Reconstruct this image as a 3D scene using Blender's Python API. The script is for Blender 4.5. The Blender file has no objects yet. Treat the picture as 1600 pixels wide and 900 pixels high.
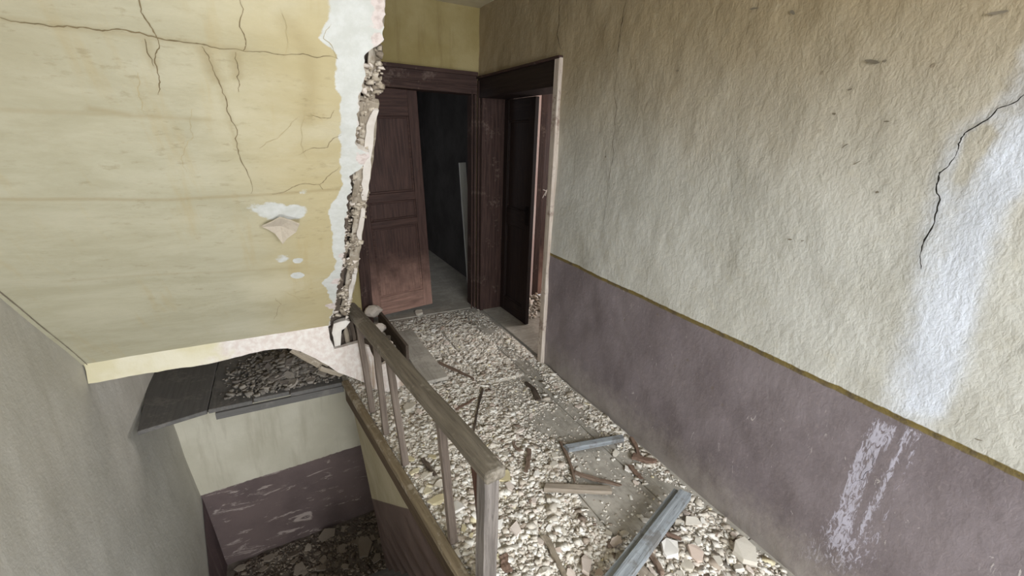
import bpy, bmesh, math, random
import numpy as np
from mathutils import Vector, Matrix

random.seed(7)
RNG = np.random.default_rng(7)
scene = bpy.context.scene
COL = scene.collection

# ------------------------------------------------------------------ camera
FPX = 675.48
AX = np.array([[0.8830, -0.1240, 0.4520], [-0.4670, -0.3010, 0.8310], [0.0330, -0.9450, -0.3240]])
def _axes():
    v1 = np.array([420 - 800, 205 - 450.0]); v2 = np.array([2120 - 800, 265 - 450.0])
    f = math.sqrt(-(v1 @ v2))
    D = np.array([v1[0], v1[1], f]); D /= np.linalg.norm(D)
    R = np.array([v2[0], v2[1], f]); R -= (R @ D) * D; R /= np.linalg.norm(R)
    return f, np.array([R, D, np.cross(R, D)])
FPX, AX = _axes()
EYE = np.array([0.0, 0.0, 1.6])
cam_data = bpy.data.cameras.new('camera')
cam_data.sensor_width = 36.0
cam_data.lens = 36.0 * FPX / 1600.0
cam_data.clip_start = 0.02
cam = bpy.data.objects.new('camera', cam_data)
COL.objects.link(cam)
rt, dn, fw = AX[:, 0], AX[:, 1], AX[:, 2]
cam.matrix_world = Matrix(((rt[0], -dn[0], -fw[0], EYE[0]), (rt[1], -dn[1], -fw[1], EYE[1]),
                           (rt[2], -dn[2], -fw[2], EYE[2]), (0, 0, 0, 1)))
scene.camera = cam

# ------------------------------------------------------------------ light
scene.view_settings.view_transform = 'Standard'
scene.view_settings.look = 'None'
scene.view_settings.gamma = 1.0
scene.view_settings.use_curve_mapping = False
scene.view_settings.exposure = -0.12
world = bpy.data.worlds.new('overcast_sky')
scene.world = world
world.use_nodes = True
world.node_tree.nodes['Background'].inputs[0].default_value = (0.80, 0.88, 1.0, 1)
world.node_tree.nodes['Background'].inputs[1].default_value = 1.0

def area_light(name, loc, target, sx, sy, power, color):
    d = bpy.data.lights.new(name, 'AREA')
    d.shape = 'RECTANGLE'; d.size = sx; d.size_y = sy; d.energy = power; d.color = color
    o = bpy.data.objects.new(name, d); COL.objects.link(o)
    o.location = loc
    o.rotation_euler = (Vector(target) - Vector(loc)).to_track_quat('-Z', 'Y').to_euler()
    return o
# daylight entering by the windows (openings in the walls; the stairwell one is added for its light)
area_light('daylight_rear_window', (0.75, -1.85, 2.15), (0.70, 0.7, 0.2), 1.9, 2.0, 320, (0.91, 0.96, 1.0))
area_light('added_stair_light', (-0.55, -1.70, -0.2), (-0.3, 2.5, -1.0), 0.8, 1.6, 115, (0.91, 0.96, 1.0))  # added lamp, brightens the lower stairwell
area_light('daylight_side_room', (4.6, 2.7, 1.5), (2.3, 3.2, 0.8), 1.2, 1.4, 75, (1.0, 0.97, 0.95))
area_light('daylight_back_room', (-0.55, 5.2, 1.5), (1.5, 5.0, 0.3), 0.8, 1.2, 4.0, (0.95, 0.97, 1.0))

# ------------------------------------------------------------------ pixel -> plane helpers (1600x900 frame)
def ray(p):
    return AX @ np.array([p[0] - 800.0, p[1] - 450.0, FPX])
def onz(p, z=0.0):
    d = ray(p); return EYE + (z - EYE[2]) / d[2] * d
def onx(p, x):
    d = ray(p); return EYE + x / d[0] * d
def ony(p, y):
    d = ray(p); return EYE + y / d[1] * d
def onplane(p, n, k):
    n = np.array(n); d = ray(p); return EYE + (k - n @ EYE) / (n @ d) * d

# ------------------------------------------------------------------ noise
_TAB = np.random.default_rng(3).random((256, 256))
def vnoise(x, y, seed=0):
    x = np.asarray(x, float) + seed * 17.31; y = np.asarray(y, float) + seed * 9.77
    xi = np.floor(x).astype(int); yi = np.floor(y).astype(int)
    fx = x - xi; fy = y - yi
    fx = fx * fx * (3 - 2 * fx); fy = fy * fy * (3 - 2 * fy)
    a = _TAB[xi & 255, yi & 255]; b = _TAB[(xi + 1) & 255, yi & 255]
    c = _TAB[xi & 255, (yi + 1) & 255]; d = _TAB[(xi + 1) & 255, (yi + 1) & 255]
    return (a * (1 - fx) + b * fx) * (1 - fy) + (c * (1 - fx) + d * fx) * fy
def fbm(x, y, seed=0, oct=4):
    s = 0; a = 0.5; f = 1.0
    for i in range(oct):
        s = s + a * vnoise(np.asarray(x) * f, np.asarray(y) * f, seed + i); a *= 0.5; f *= 2.0
    return s / (1 - 0.5 ** oct)
def sstep(a, b, x):
    t = np.clip((x - a) / (b - a), 0, 1); return t * t * (3 - 2 * t)
def sdpoly(px, py, poly):
    px = np.asarray(px); py = np.asarray(py)
    d = np.full(px.shape, 1e9); inside = np.zeros(px.shape, bool)
    n = len(poly)
    for i in range(n):
        ax, ay = poly[i]; bx, by = poly[(i + 1) % n]
        ex, ey = bx - ax, by - ay
        t = np.clip(((px - ax) * ex + (py - ay) * ey) / (ex * ex + ey * ey + 1e-12), 0, 1)
        d = np.minimum(d, np.hypot(px - ax - t * ex, py - ay - t * ey))
        c = ((ay > py) != (by > py)) & (px < (bx - ax) * (py - ay) / (by - ay + 1e-12) + ax)
        inside ^= c
    return np.where(inside, d, -d)
def sdline(px, py, pts):
    d = np.full(np.asarray(px).shape, 1e9)
    for (ax, ay), (bx, by) in zip(pts[:-1], pts[1:]):
        ex, ey = bx - ax, by - ay
        t = np.clip(((px - ax) * ex + (py - ay) * ey) / (ex * ex + ey * ey + 1e-12), 0, 1)
        d = np.minimum(d, np.hypot(px - ax - t * ex, py - ay - t * ey))
    return d

# ------------------------------------------------------------------ materials
def C(r, g, b):
    def l(v):
        v /= 255.0
        return v / 12.92 if v <= 0.04045 else ((v + 0.055) / 1.055) ** 2.4
    return (l(r), l(g), l(b), 1.0)

class NT:
    def __init__(self, name, rough=0.9, spec=0.2):
        self.m = bpy.data.materials.new(name); self.m.use_nodes = True
        self.t = self.m.node_tree; self.n = self.t.nodes
        self.b = self.n['Principled BSDF']
        self.b.inputs['Roughness'].default_value = rough
        self.b.inputs['Specular IOR Level'].default_value = spec
    def new(self, ty, **kw):
        nd = self.n.new(ty)
        for k, v in kw.items(): setattr(nd, k, v)
        return nd
    def link(self, a, b): self.t.links.new(a, b)
    def set(self, sock, v):
        if hasattr(v, 'is_linked') or isinstance(v, bpy.types.NodeSocket): self.link(v, sock)
        else: sock.default_value = v
    def coord(self, scale=(1, 1, 1), out='Object', rot=(0, 0, 0)):
        tc = self.new('ShaderNodeTexCoord'); mp = self.new('ShaderNodeMapping')
        mp.inputs['Scale'].default_value = scale; mp.inputs['Rotation'].default_value = rot
        self.link(tc.outputs[out], mp.inputs['Vector']); return mp.outputs[0]
    def noise(self, vec, scale, detail=4, rough=0.55, dist=0.0):
        nd = self.new('ShaderNodeTexNoise')
        self.link(vec, nd.inputs['Vector'])
        nd.inputs['Scale'].default_value = scale; nd.inputs['Detail'].default_value = detail
        nd.inputs['Roughness'].default_value = rough; nd.inputs['Distortion'].default_value = dist
        return nd.outputs['Fac']
    def voronoi(self, vec, scale, feature='F1', out='Distance'):
        nd = self.new('ShaderNodeTexVoronoi', feature=feature)
        self.link(vec, nd.inputs['Vector']); nd.inputs['Scale'].default_value = scale
        return nd.outputs[out]
    def math(self, op, a, b=0.0, c=0.0, clamp=False):
        nd = self.new('ShaderNodeMath', operation=op); nd.use_clamp = clamp
        self.set(nd.inputs[0], a); self.set(nd.inputs[1], b); self.set(nd.inputs[2], c)
        return nd.outputs[0]
    def step(self, v, lo, hi):
        nd = self.new('ShaderNodeMapRange', interpolation_type='SMOOTHSTEP')
        self.set(nd.inputs['Value'], v); self.set(nd.inputs['From Min'], lo); self.set(nd.inputs['From Max'], hi)
        return nd.outputs[0]
    def mix(self, f, a, b, mode='MIX'):
        nd = self.new('ShaderNodeMix', data_type='RGBA', blend_type=mode)
        self.set(nd.inputs[0], f); self.set(nd.inputs[6], a); self.set(nd.inputs[7], b)
        return nd.outputs[2]
    def attr(self, name):
        nd = self.new('ShaderNodeAttribute', attribute_name=name)
        sp = self.new('ShaderNodeSeparateColor'); self.link(nd.outputs['Color'], sp.inputs[0])
        return sp.outputs[0], sp.outputs[1], sp.outputs[2]
    def xyz(self, vec):
        sp = self.new('ShaderNodeSeparateXYZ'); self.link(vec, sp.inputs[0]); return sp.outputs
    def bump(self, h, strength=0.5, dist=0.01):
        nd = self.new('ShaderNodeBump'); nd.inputs['Strength'].default_value = strength
        nd.inputs['Distance'].default_value = dist; self.link(h, nd.inputs['Height'])
        self.link(nd.outputs[0], self.b.inputs['Normal'])
    def color(self, c): self.set(self.b.inputs['Base Color'], c); return self.m

def plaster_relief(t, vec, s=1.0):
    a = t.noise(vec, 9, 5, 0.6); b = t.noise(vec, 38, 4, 0.6); v = t.noise(vec, 110, 3, 0.6)
    h = t.math('MULTIPLY_ADD', b, 0.45 * s, a); return t.math('MULTIPLY_ADD', v, 0.2 * s, h)

def mat_wall_right():
    t = NT('plaster_cream_purple_dado', 0.88)
    v = t.coord(); x, y, z = t.xyz(v)
    st, dr, ds = t.attr('marks')
    n1 = t.noise(v, 3.2, 6, 0.6); n2 = t.noise(v, 22, 5, 0.65); n3 = t.noise(v, 70, 4, 0.7)
    cream = t.mix(t.step(n1, 0.36, 0.66), C(187, 184, 175), C(197, 195, 188))
    cream = t.mix(t.math('MULTIPLY', t.step(t.math('ADD', z, t.math('MULTIPLY', n1, 0.5)), 1.50, 2.40), 0.85), cream, C(154, 134, 98))      # ochre tone plus painted-in darkening towards the top, where window light fades
    cream = t.mix(t.math('MULTIPLY', t.step(n2, 0.52, 0.72), 0.22), cream, C(186, 176, 152))
    # white lime efflorescence, its bluish tint painting in the cool window light
    w = t.math('ADD', st, t.math('MULTIPLY', t.math('SUBTRACT', t.math('MULTIPLY_ADD', n1, 0.5, t.math('MULTIPLY', n2, 0.5)), 0.5), 1.0))
    wm = t.step(w, 0.12, 0.92)
    cream = t.mix(t.math('MULTIPLY', wm, 0.95), cream, C(212, 216, 226))
    # purple dado
    p = t.mix(t.step(n1, 0.35, 0.7), C(114, 104, 107), C(130, 120, 123))
    p = t.mix(t.math('MULTIPLY', t.step(n3, 0.50, 0.74), 0.35), p, C(150, 138, 138))
    vs = t.coord((1, 1, 0.3))
    sc = t.noise(vs, 48, 4, 0.75, 1.0)
    ch = t.math('MULTIPLY', t.step(sc, 0.63, 0.68), t.step(t.noise(v, 6, 4, 0.7), 0.46, 0.60))
    p = t.mix(t.math('MULTIPLY', ch, 0.7), p, C(202, 194, 190))
    vd = t.coord((1, 3.2, 1.0), rot=(0.12, 0, 0))
    nd = t.noise(vd, 24, 5, 0.65, 1.5)
    dm = t.step(t.math('ADD', dr, t.math('MULTIPLY', t.math('SUBTRACT', nd, 0.5), 2.4)), 0.40, 0.75)
    dm = t.math('MULTIPLY', dm, t.step(dr, 0.05, 0.5))
    p = t.mix(t.math('MULTIPLY', dm, 0.8), p, C(188, 184, 198))
    # dust settled at the foot of the wall
    du = t.math('MULTIPLY', t.step(t.math('ADD', z, t.math('MULTIPLY', n2, 0.35)), 0.46, 0.14), 0.7)
    p = t.mix(du, p, C(160, 152, 144))
    zz = t.math('ADD', z, t.math('MULTIPLY', t.math('SUBTRACT', n2, 0.5), 0.012))
    zz = t.math('ADD', zz, t.math('MULTIPLY', t.math('SUBTRACT', y, 1.2), -0.022))
    line = t.mix(t.step(n2, 0.4, 0.7), C(120, 104, 60), C(92, 80, 62))
    c = t.mix(t.step(zz, 0.818, 0.822), p, line)
    c = t.mix(t.step(zz, 0.838, 0.842), c, cream)
    pocks = t.math('MULTIPLY', t.step(t.voronoi(v, 9), 0.075, 0.045), t.step(t.noise(v, 2.3, 2), 0.52, 0.6))
    c = t.mix(t.math('MULTIPLY', pocks, 0.55), c, C(112, 98, 80))
    vb = t.coord((1, 1, 0.6))
    h = t.math('MULTIPLY_ADD', t.noise(vb, 44, 6, 0.62, 0.25), 0.7, t.math('MULTIPLY', t.noise(v, 8, 4, 0.55), 0.9))
    h = t.math('MULTIPLY_ADD', t.noise(v, 130, 3, 0.6), 0.14, h)
    isd = t.step(zz, 0.842, 0.820)
    hm = t.math('MULTIPLY', h, t.math('SUBTRACT', 1.0, t.math('MULTIPLY', isd, 0.45)))
    t.bump(hm, 0.5, 0.013)
    t.set(t.b.inputs['Roughness'], t.math('SUBTRACT', 0.9, t.math('MULTIPLY', isd, 0.34)))
    t.set(t.b.inputs['Specular IOR Level'], t.math('ADD', 0.15, t.math('MULTIPLY', isd, 0.3)))
    return t.color(c)

def mat_soffit():
    t = NT('plaster_yellow_ochre', 0.88)
    v = t.coord(); x, y, z = t.xyz(v)
    wh, ln, pk = t.attr('marks')
    n1 = t.noise(t.coord((0.6, 1, 1)), 3.0, 6, 0.6); n2 = t.noise(v, 26, 5, 0.65)
    nh = t.noise(t.coord((0.5, 1.5, 1.5)), 6, 7, 0.72, 0.5)
    c = t.mix(t.step(nh, 0.30, 0.72), C(164, 157, 132), C(177, 170, 147))
    c = t.mix(t.math('MULTIPLY', t.step(t.math('ADD', x, t.math('MULTIPLY', n1, 0.3)), -0.1, 0.28), 0.55), c, C(182, 163, 116))
    c = t.mix(t.math('MULTIPLY', t.step(n1, 0.5, 0.72), 0.35), c, C(198, 192, 172))
    nv = t.noise(t.coord((5, 0.7, 0.7)), 3.0, 5, 0.6)
    c = t.mix(t.math('MULTIPLY', t.step(nv, 0.54, 0.74), 0.28), c, C(168, 146, 98))
    up = t.math('MULTIPLY', t.step(z, 1.45, 1.95), t.step(x, 0.0, -0.5))
    c = t.mix(t.math('MULTIPLY', up, 0.45), c, C(152, 141, 113))
    vsp = t.coord((1.2, 3.0, 3.0), rot=(0.0, 0.5, 0.35))
    smd = t.math('MULTIPLY', t.step(t.noise(vsp, 16, 6, 0.7), 0.55, 0.70), t.step(t.noise(v, 2.6, 3), 0.42, 0.62))
    c = t.mix(t.math('MULTIPLY', smd, 0.4), c, C(128, 116, 84))
    c = t.mix(t.math('MULTIPLY', ln, 0.55), c, C(138, 120, 80))
    w = t.math('ADD', wh, t.math('MULTIPLY', t.math('SUBTRACT', n2, 0.5), 0.5))
    c = t.mix(t.step(w, 0.42, 0.56), c, t.mix(t.step(n2, 0.35, 0.7), C(188, 187, 180), C(199, 198, 193)))
    pw = t.math('ADD', pk, t.math('MULTIPLY', t.math('SUBTRACT', n2, 0.5), 0.7))
    c = t.mix(t.step(pw, 0.45, 0.6), c, t.mix(t.step(t.noise(v, 60, 4), 0.4, 0.66), C(204, 191, 185), C(184, 168, 161)))
    t.bump(plaster_relief(t, t.coord((0.8, 1.2, 1.2)), 0.7), 0.4, 0.008)
    return t.color(c)

def mat_plain_plaster(name, a, b, stain=None, sc=3.0, bump=0.5, dado=None, dado_z=0.0):
    t = NT(name, 0.9)
    v = t.coord(); x, y, z = t.xyz(v)
    n1 = t.noise(v, sc, 6, 0.6); n2 = t.noise(v, 24, 5, 0.65)
    c = t.mix(t.step(n1, 0.34, 0.68), a, b)
    if stain:
        nv = t.noise(t.coord((4, 4, 0.5)), 3.2, 5, 0.6)
        c = t.mix(t.math('MULTIPLY', t.step(nv, 0.5, 0.72), 0.5), c, stain)
    if dado:
        zz = t.math('ADD', z, t.math('MULTIPLY', t.math('SUBTRACT', n2, 0.5), 0.02))
        sl = t.math('MULTIPLY', x, -0.05)
        zz = t.math('ADD', zz, sl)
        p = t.mix(t.step(n1, 0.35, 0.7), dado, C(96, 83, 81))
        flk = t.noise(t.coord((0.55, 1, 2.0)), 6.0, 7, 0.74, 0.8)
        p = t.mix(t.math('MULTIPLY', t.step(flk, 0.565, 0.64), 0.8), p, C(178, 164, 156))
        c = t.mix(t.step(zz, dado_z, dado_z - 0.006), c, p)
    t.bump(plaster_relief(t, v, 0.8), bump, 0.012)
    return t.color(c)

def mat_wood(name, a, b, grain=1.0, dust=None, dust_amt=0.0, rough=0.8, worn=None, spec=0.2, bump=0.5):
    t = NT(name, rough, spec)
    v = t.coord()
    vg = t.coord((1.4, 22, 22))
    oi = t.new('ShaderNodeObjectInfo')
    add = t.new('ShaderNodeVectorMath', operation='ADD')
    cmb = t.new('ShaderNodeCombineXYZ'); t.link(oi.outputs['Random'], cmb.inputs[0])
    sc = t.new('ShaderNodeVectorMath', operation='SCALE'); t.link(cmb.outputs[0], sc.inputs[0]); sc.inputs['Scale'].default_value = 37.0
    t.link(vg, add.inputs[0]); t.link(sc.outputs[0], add.inputs[1])
    vg = add.outputs[0]
    g = t.noise(vg, 2.6, 6, 0.62, 0.4)
    g2 = t.noise(vg, 9.0, 4, 0.7)
    c = t.mix(t.step(g, 0.32, 0.68), a, b)
    c = t.mix(t.math('MULTIPLY', t.step(g2, 0.56, 0.70), 0.6 * grain), c, tuple(x * 0.45 for x in a[:3]) + (1,))
    n = t.noise(v, 5, 5, 0.65)
    if worn:
        x, y, z = t.xyz(t.new('ShaderNodeNewGeometry').outputs['Position'])
        wz = t.step(t.math('ADD', z, t.math('MULTIPLY', n, 0.7)), 1.0, 0.38)
        c = t.mix(t.math('MULTIPLY', wz, 0.8), c, t.mix(t.step(g, 0.35, 0.65), worn, tuple(x * 0.6 for x in worn[:3]) + (1,)))
    if dust:
        dn = t.step(t.math('ADD', n, t.math('MULTIPLY', t.math('SUBTRACT', t.noise(v, 40, 4), 0.5), 0.3)), 0.62 - dust_amt * 0.3, 0.72 - dust_amt * 0.1)
        c = t.mix(t.math('MULTIPLY', dn, min(1.0, 0.5 + dust_amt * 0.5)), c, dust)
    t.bump(t.math('MULTIPLY_ADD', g2, 0.6, g), bump, 0.004)
    return t.color(c)

def mat_rubble(name, cols, rough=0.95, per_island=True):
    t = NT(name, rough, 0.1)
    v = t.coord()
    if per_island:
        r = t.new('ShaderNodeNewGeometry').outputs['Random Per Island']
    else:
        r = t.new('ShaderNodeObjectInfo').outputs['Random']
    ramp = t.new('ShaderNodeValToRGB'); ramp.color_ramp.interpolation = 'CONSTANT' if per_island else 'LINEAR'
    els = ramp.color_ramp.elements
    for i, (pos, c) in enumerate(cols):
        e = els[i] if i < 2 else els.new(pos)
        e.position = pos; e.color = c
    t.link(r, ramp.inputs[0])
    n = t.noise(v, 55, 5, 0.65)
    c = t.mix(t.math('MULTIPLY', t.step(n, 0.48, 0.72), 0.35), ramp.outputs[0], C(150, 138, 122))
    t.bump(t.noise(v, 120, 4, 0.6), 0.5, 0.004)
    return t.color(c)

def mat_flat(name, col, rough=0.9, metal=0.0, var=0.25):
    t = NT(name, rough)
    v = t.coord(); n = t.noise(v, 18, 5, 0.6)
    t.b.inputs['Metallic'].default_value = metal
    t.bump(n, 0.3, 0.004)
    return t.color(t.mix(t.step(n, 0.35, 0.7), col, tuple(x * (1 - var) for x in col[:3]) + (1,)))

M = {}
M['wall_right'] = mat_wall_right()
M['soffit'] = mat_soffit()
M['wall_far'] = mat_plain_plaster('plaster_mustard_streaked', C(148, 132, 88), C(164, 149, 108), C(122, 104, 68), 3.0)
M['wall_left'] = mat_plain_plaster('plaster_grey_cream', C(184, 179, 168), C(196, 191, 181), C(172, 166, 154), 2.0, 0.35)
M['wall_low'] = mat_plain_plaster('plaster_cream_low_dado', C(186, 179, 160), C(200, 193, 175), C(166, 157, 138), 2.6, 0.4, C(112, 97, 94), -1.14)
M['wall_plain'] = mat_plain_plaster('plaster_cream_plain', C(200, 192, 170), C(212, 205, 186))
M['ceiling'] = mat_plain_plaster('plaster_ceiling', C(196, 186, 158), C(208, 198, 172))
M['fascia'] = mat_plain_plaster('plaster_cream_fascia', C(214, 202, 168), C(226, 216, 190), C(232, 226, 216), 5.0, 0.3)
M['white_plaster'] = mat_plain_plaster('plaster_bare_pinkish', C(196, 186, 176), C(212, 205, 197), C(172, 158, 146), 6.0, 0.5)
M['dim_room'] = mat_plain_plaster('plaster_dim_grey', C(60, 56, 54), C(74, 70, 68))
M['pink_wall'] = mat_plain_plaster('plaster_pale_pink', C(206, 178, 172), C(222, 204, 198))
M['crack'] = mat_flat('crack_dirt', C(124, 108, 80))
M['gouge'] = mat_flat('gouge_grey', C(128, 118, 102))
M['crack_wall'] = mat_flat('crack_brown', C(84, 70, 50))
M['crack_dark'] = mat_flat('crack_dirt_dark', C(46, 42, 38))  # dark dirt in the deeper cracks of the right wall
M['crack_faint'] = mat_flat('crack_hairline', C(174, 158, 120))
M['mortar'] = mat_rubble('broken_mortar', [(0.0, C(150, 138, 122)), (0.3, C(176, 164, 148)), (0.6, C(120, 108, 94)), (0.85, C(200, 188, 176))])
M['gravel'] = mat_rubble('plaster_rubble', [(0.0, C(222, 215, 204)), (0.28, C(210, 201, 188)), (0.52, C(230, 225, 216)), (0.72, C(192, 181, 167)), (0.83, C(214, 202, 190)), (0.92, C(166, 152, 138)), (0.965, C(222, 210, 178)), (0.98, C(128, 112, 100))])
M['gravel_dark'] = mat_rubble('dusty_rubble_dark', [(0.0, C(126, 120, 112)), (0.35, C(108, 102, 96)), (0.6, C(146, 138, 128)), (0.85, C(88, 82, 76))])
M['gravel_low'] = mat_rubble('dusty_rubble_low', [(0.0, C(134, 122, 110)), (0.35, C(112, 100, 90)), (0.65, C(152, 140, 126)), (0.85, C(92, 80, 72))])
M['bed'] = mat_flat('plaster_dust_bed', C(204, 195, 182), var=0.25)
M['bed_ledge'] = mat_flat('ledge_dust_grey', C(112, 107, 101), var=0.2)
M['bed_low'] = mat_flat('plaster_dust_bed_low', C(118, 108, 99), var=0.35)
M['chip_white'] = mat_rubble('chip_white_plaster', [(0.0, C(206, 197, 182)), (0.5, C(224, 217, 206)), (1.0, C(236, 231, 224))], per_island=False)
M['chip_yellow'] = mat_rubble('chip_yellow_paint', [(0.0, C(208, 194, 154)), (0.5, C(218, 206, 172)), (1.0, C(226, 218, 196))], per_island=False)
M['chip_pink'] = mat_rubble('chip_pink_plaster', [(0.0, C(214, 199, 188)), (0.5, C(220, 207, 197)), (1.0, C(204, 184, 170))], per_island=False)
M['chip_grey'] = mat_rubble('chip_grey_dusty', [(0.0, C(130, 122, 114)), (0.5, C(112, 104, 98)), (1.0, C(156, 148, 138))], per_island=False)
DUST = C(178, 168, 152)
M['plank'] = mat_wood('floor_plank_dusty', C(148, 142, 132), C(166, 160, 150), 0.5, C(182, 175, 165), 0.6)
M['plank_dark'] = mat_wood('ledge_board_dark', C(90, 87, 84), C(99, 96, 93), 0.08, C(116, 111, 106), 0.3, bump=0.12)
M['rail'] = mat_wood('handrail_weathered', C(98, 90, 79), C(120, 111, 99), 1.1, C(150, 142, 130), 0.2, bump=0.9)
M['post'] = mat_wood('post_grey_wood', C(96, 89, 84), C(128, 120, 114), 1.2, bump=1.0)
M['baluster'] = mat_wood('baluster_brown', C(98, 86, 78), C(122, 110, 100), 1.0)
M['baluster_red'] = mat_wood('baluster_dark_brown', C(78, 54, 46), C(98, 72, 60), 1.0)
M['trim_wood'] = mat_wood('fascia_board', C(112, 98, 78), C(134, 120, 98), 1.0, DUST, 0.4)
M['fascia_dark'] = mat_wood('fascia_board_dark', C(84, 70, 56), C(102, 86, 70), 1.0)
M['door'] = mat_wood('door_brown_paint', C(56, 38, 33), C(80, 57, 50), 1.0, worn=C(188, 148, 132), rough=0.6, spec=0.3)
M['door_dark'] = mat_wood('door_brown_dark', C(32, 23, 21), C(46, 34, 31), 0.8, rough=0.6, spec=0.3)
M['frame'] = mat_wood('door_frame_brown', C(54, 39, 35), C(78, 59, 53), 1.0, C(112, 96, 88), 0.2, rough=0.7)
M['casing_pale'] = mat_wood('door_casing_worn_pale', C(176, 160, 146), C(206, 194, 182), 1.0, C(112, 84, 72), 0.3)
M['batten'] = mat_wood('batten_blue_grey', C(122, 126, 129), C(164, 169, 174), 0.9, C(104, 97, 90), 0.3, rough=0.6)
M['batten_brown'] = mat_wood('batten_grey_brown', C(134, 122, 108), C(164, 152, 138), 1.0)
M['splinter'] = mat_wood('splinter_brown', C(102, 84, 72), C(132, 114, 100), 1.2)
M['bark'] = mat_wood('rotten_wood_red', C(104, 82, 70), C(130, 108, 94), 1.4, bump=1.0)
M['lath'] = mat_wood('lath_old_grey', C(128, 116, 100), C(160, 148, 132), 1.2, C(188, 178, 164), 0.35, bump=0.9)
M['lath_dark'] = mat_wood('lath_dark', C(74, 64, 56), C(98, 86, 76), 1.2)
M['pole'] = mat_wood('plank_pale_grey', C(196, 194, 188), C(214, 212, 206), 0.5)
M['iron'] = mat_flat('iron_latch', C(48, 42, 40), 0.5, 0.8)
M['window_wood'] = mat_wood('window_paint_brown', C(100, 84, 76), C(120, 102, 92), 0.8)
def mat_glass():
    t = NT('window_glass', 0.05); t.b.inputs['Transmission Weight'].default_value = 1.0; t.b.inputs['IOR'].default_value = 1.02
    return t.color((0.97, 0.98, 0.98, 1))
M['glass'] = mat_glass()
M['scratch'] = mat_flat('white_paint_mark', C(214, 208, 200))

# ------------------------------------------------------------------ object helpers
def link(name, me, mat, parent=None, kind=None, label=None, cat=None, group=None, smooth=False):
    o = bpy.data.objects.new(name, me); COL.objects.link(o)
    if mat is not None and not me.materials: me.materials.append(M[mat])
    if parent: o.parent = parent
    if smooth: me.polygons.foreach_set('use_smooth', [True] * len(me.polygons))
    return tag(o, kind, label, cat, group)
def tag(o, kind=None, label=None, cat=None, group=None):
    if kind: o['kind'] = kind
    if label: o['label'] = label
    if cat: o['category'] = cat
    if group: o['group'] = group
    return o
def empty(name, loc=(0, 0, 0), rot=(0, 0, 0), **kw):
    o = bpy.data.objects.new(name, None); COL.objects.link(o)
    o.location = loc; o.rotation_euler = rot; o.empty_display_size = 0.05
    return tag(o, **kw)
def mesh(name, verts, faces):
    me = bpy.data.meshes.new(name)
    me.from_pydata([tuple(map(float, v)) for v in verts], [], [tuple(int(i) for i in f) for f in faces]); me.update()
    return me
def from_bm(name, bm):
    me = bpy.data.meshes.new(name); bm.normal_update(); bm.to_mesh(me); bm.free(); return me
def add_box(bm, lo, hi):
    x0, y0, z0 = lo; x1, y1, z1 = hi
    v = [bm.verts.new(p) for p in ((x0, y0, z0), (x1, y0, z0), (x1, y1, z0), (x0, y1, z0), (x0, y0, z1), (x1, y0, z1), (x1, y1, z1), (x0, y1, z1))]
    for f in ((0, 3, 2, 1), (4, 5, 6, 7), (0, 1, 5, 4), (1, 2, 6, 5), (2, 3, 7, 6), (3, 0, 4, 7)): bm.faces.new([v[i] for i in f])
def boxes(name, bl, mat, parent=None, bevel=0.0, **kw):
    bm = bmesh.new()
    for lo, hi in bl: add_box(bm, lo, hi)
    if bevel: bmesh.ops.bevel(bm, geom=bm.edges[:], offset=bevel, segments=2, affect='EDGES', profile=0.5)
    return link(name, from_bm(name, bm), mat, parent, **kw)
def grid(name, P, mat, skip=None, colors=None, **kw):
    """P: (nu, nv, 3) array of points"""
    nu, nv = P.shape[:2]
    idx = np.arange(nu * nv).reshape(nu, nv)
    q = np.stack([idx[:-1, :-1], idx[1:, :-1], idx[1:, 1:], idx[:-1, 1:]], -1)
    if skip is not None: q = q[~skip]
    else: q = q.reshape(-1, 4)
    me = bpy.data.meshes.new(name)
    me.vertices.add(nu * nv); me.vertices.foreach_set('co', P.reshape(-1).astype(np.float32))
    me.loops.add(q.size); me.loops.foreach_set('vertex_index', q.reshape(-1).astype(np.int32))
    me.polygons.add(len(q)); me.polygons.foreach_set('loop_start', (np.arange(len(q)) * 4).astype(np.int32))
    me.update(calc_edges=True)
    if colors is not None:
        a = me.attributes.new('marks', 'FLOAT_COLOR', 'POINT')
        c = np.ones((nu * nv, 4), np.float32); c[:, :3] = colors.reshape(-1, 3)
        a.data.foreach_set('color', c.reshape(-1))
    return link(name, me, mat, smooth=True, **kw)

def beam_mesh(name, L, w, t, seg=6, rough=0.0, taper=1.0, bevel=0.002, seed=0, bend=0.0, split=0.0):
    """bar along local X from 0 to L, width along Y, thickness along Z"""
    r = random.Random(seed)
    bm = bmesh.new(); rings = []
    for i in range(seg + 1):
        f = i / seg; k = 1 + (taper - 1) * f
        ring = []
        cy = bend * math.sin(math.pi * f) + r.uniform(-1, 1) * rough * w * 0.5
        for a, b in ((-1, -1), (1, -1), (1, 1), (-1, 1)):
            e = (r.uniform(-split, split) if i in (0, seg) else 0)
            ring.append(bm.verts.new((f * L + e, cy + a * w / 2 * k * (1 + r.uniform(-rough, rough)), b * t / 2 * k * (1 + r.uniform(-rough, rough)))))
        rings.append(ring)
    for a, b in zip(rings[:-1], rings[1:]):
        for j in range(4): bm.faces.new((a[j], a[(j + 1) % 4], b[(j + 1) % 4], b[j]))
    bm.faces.new(rings[0][::-1]); bm.faces.new(rings[-1])
    if bevel:
        es = [e for e in bm.edges if len(e.link_faces) == 2 and e.link_faces[0].normal.angle(e.link_faces[1].normal, 0) > 0.9] if False else None
        bm.normal_update()
        es = [e for e in bm.edges if e.is_manifold and e.calc_face_angle(0) > 0.9]
        bmesh.ops.bevel(bm, geom=es, offset=bevel, segments=2, affect='EDGES', profile=0.5)
    bmesh.ops.recalc_face_normals(bm, faces=bm.faces[:])
    return from_bm(name, bm)
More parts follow.
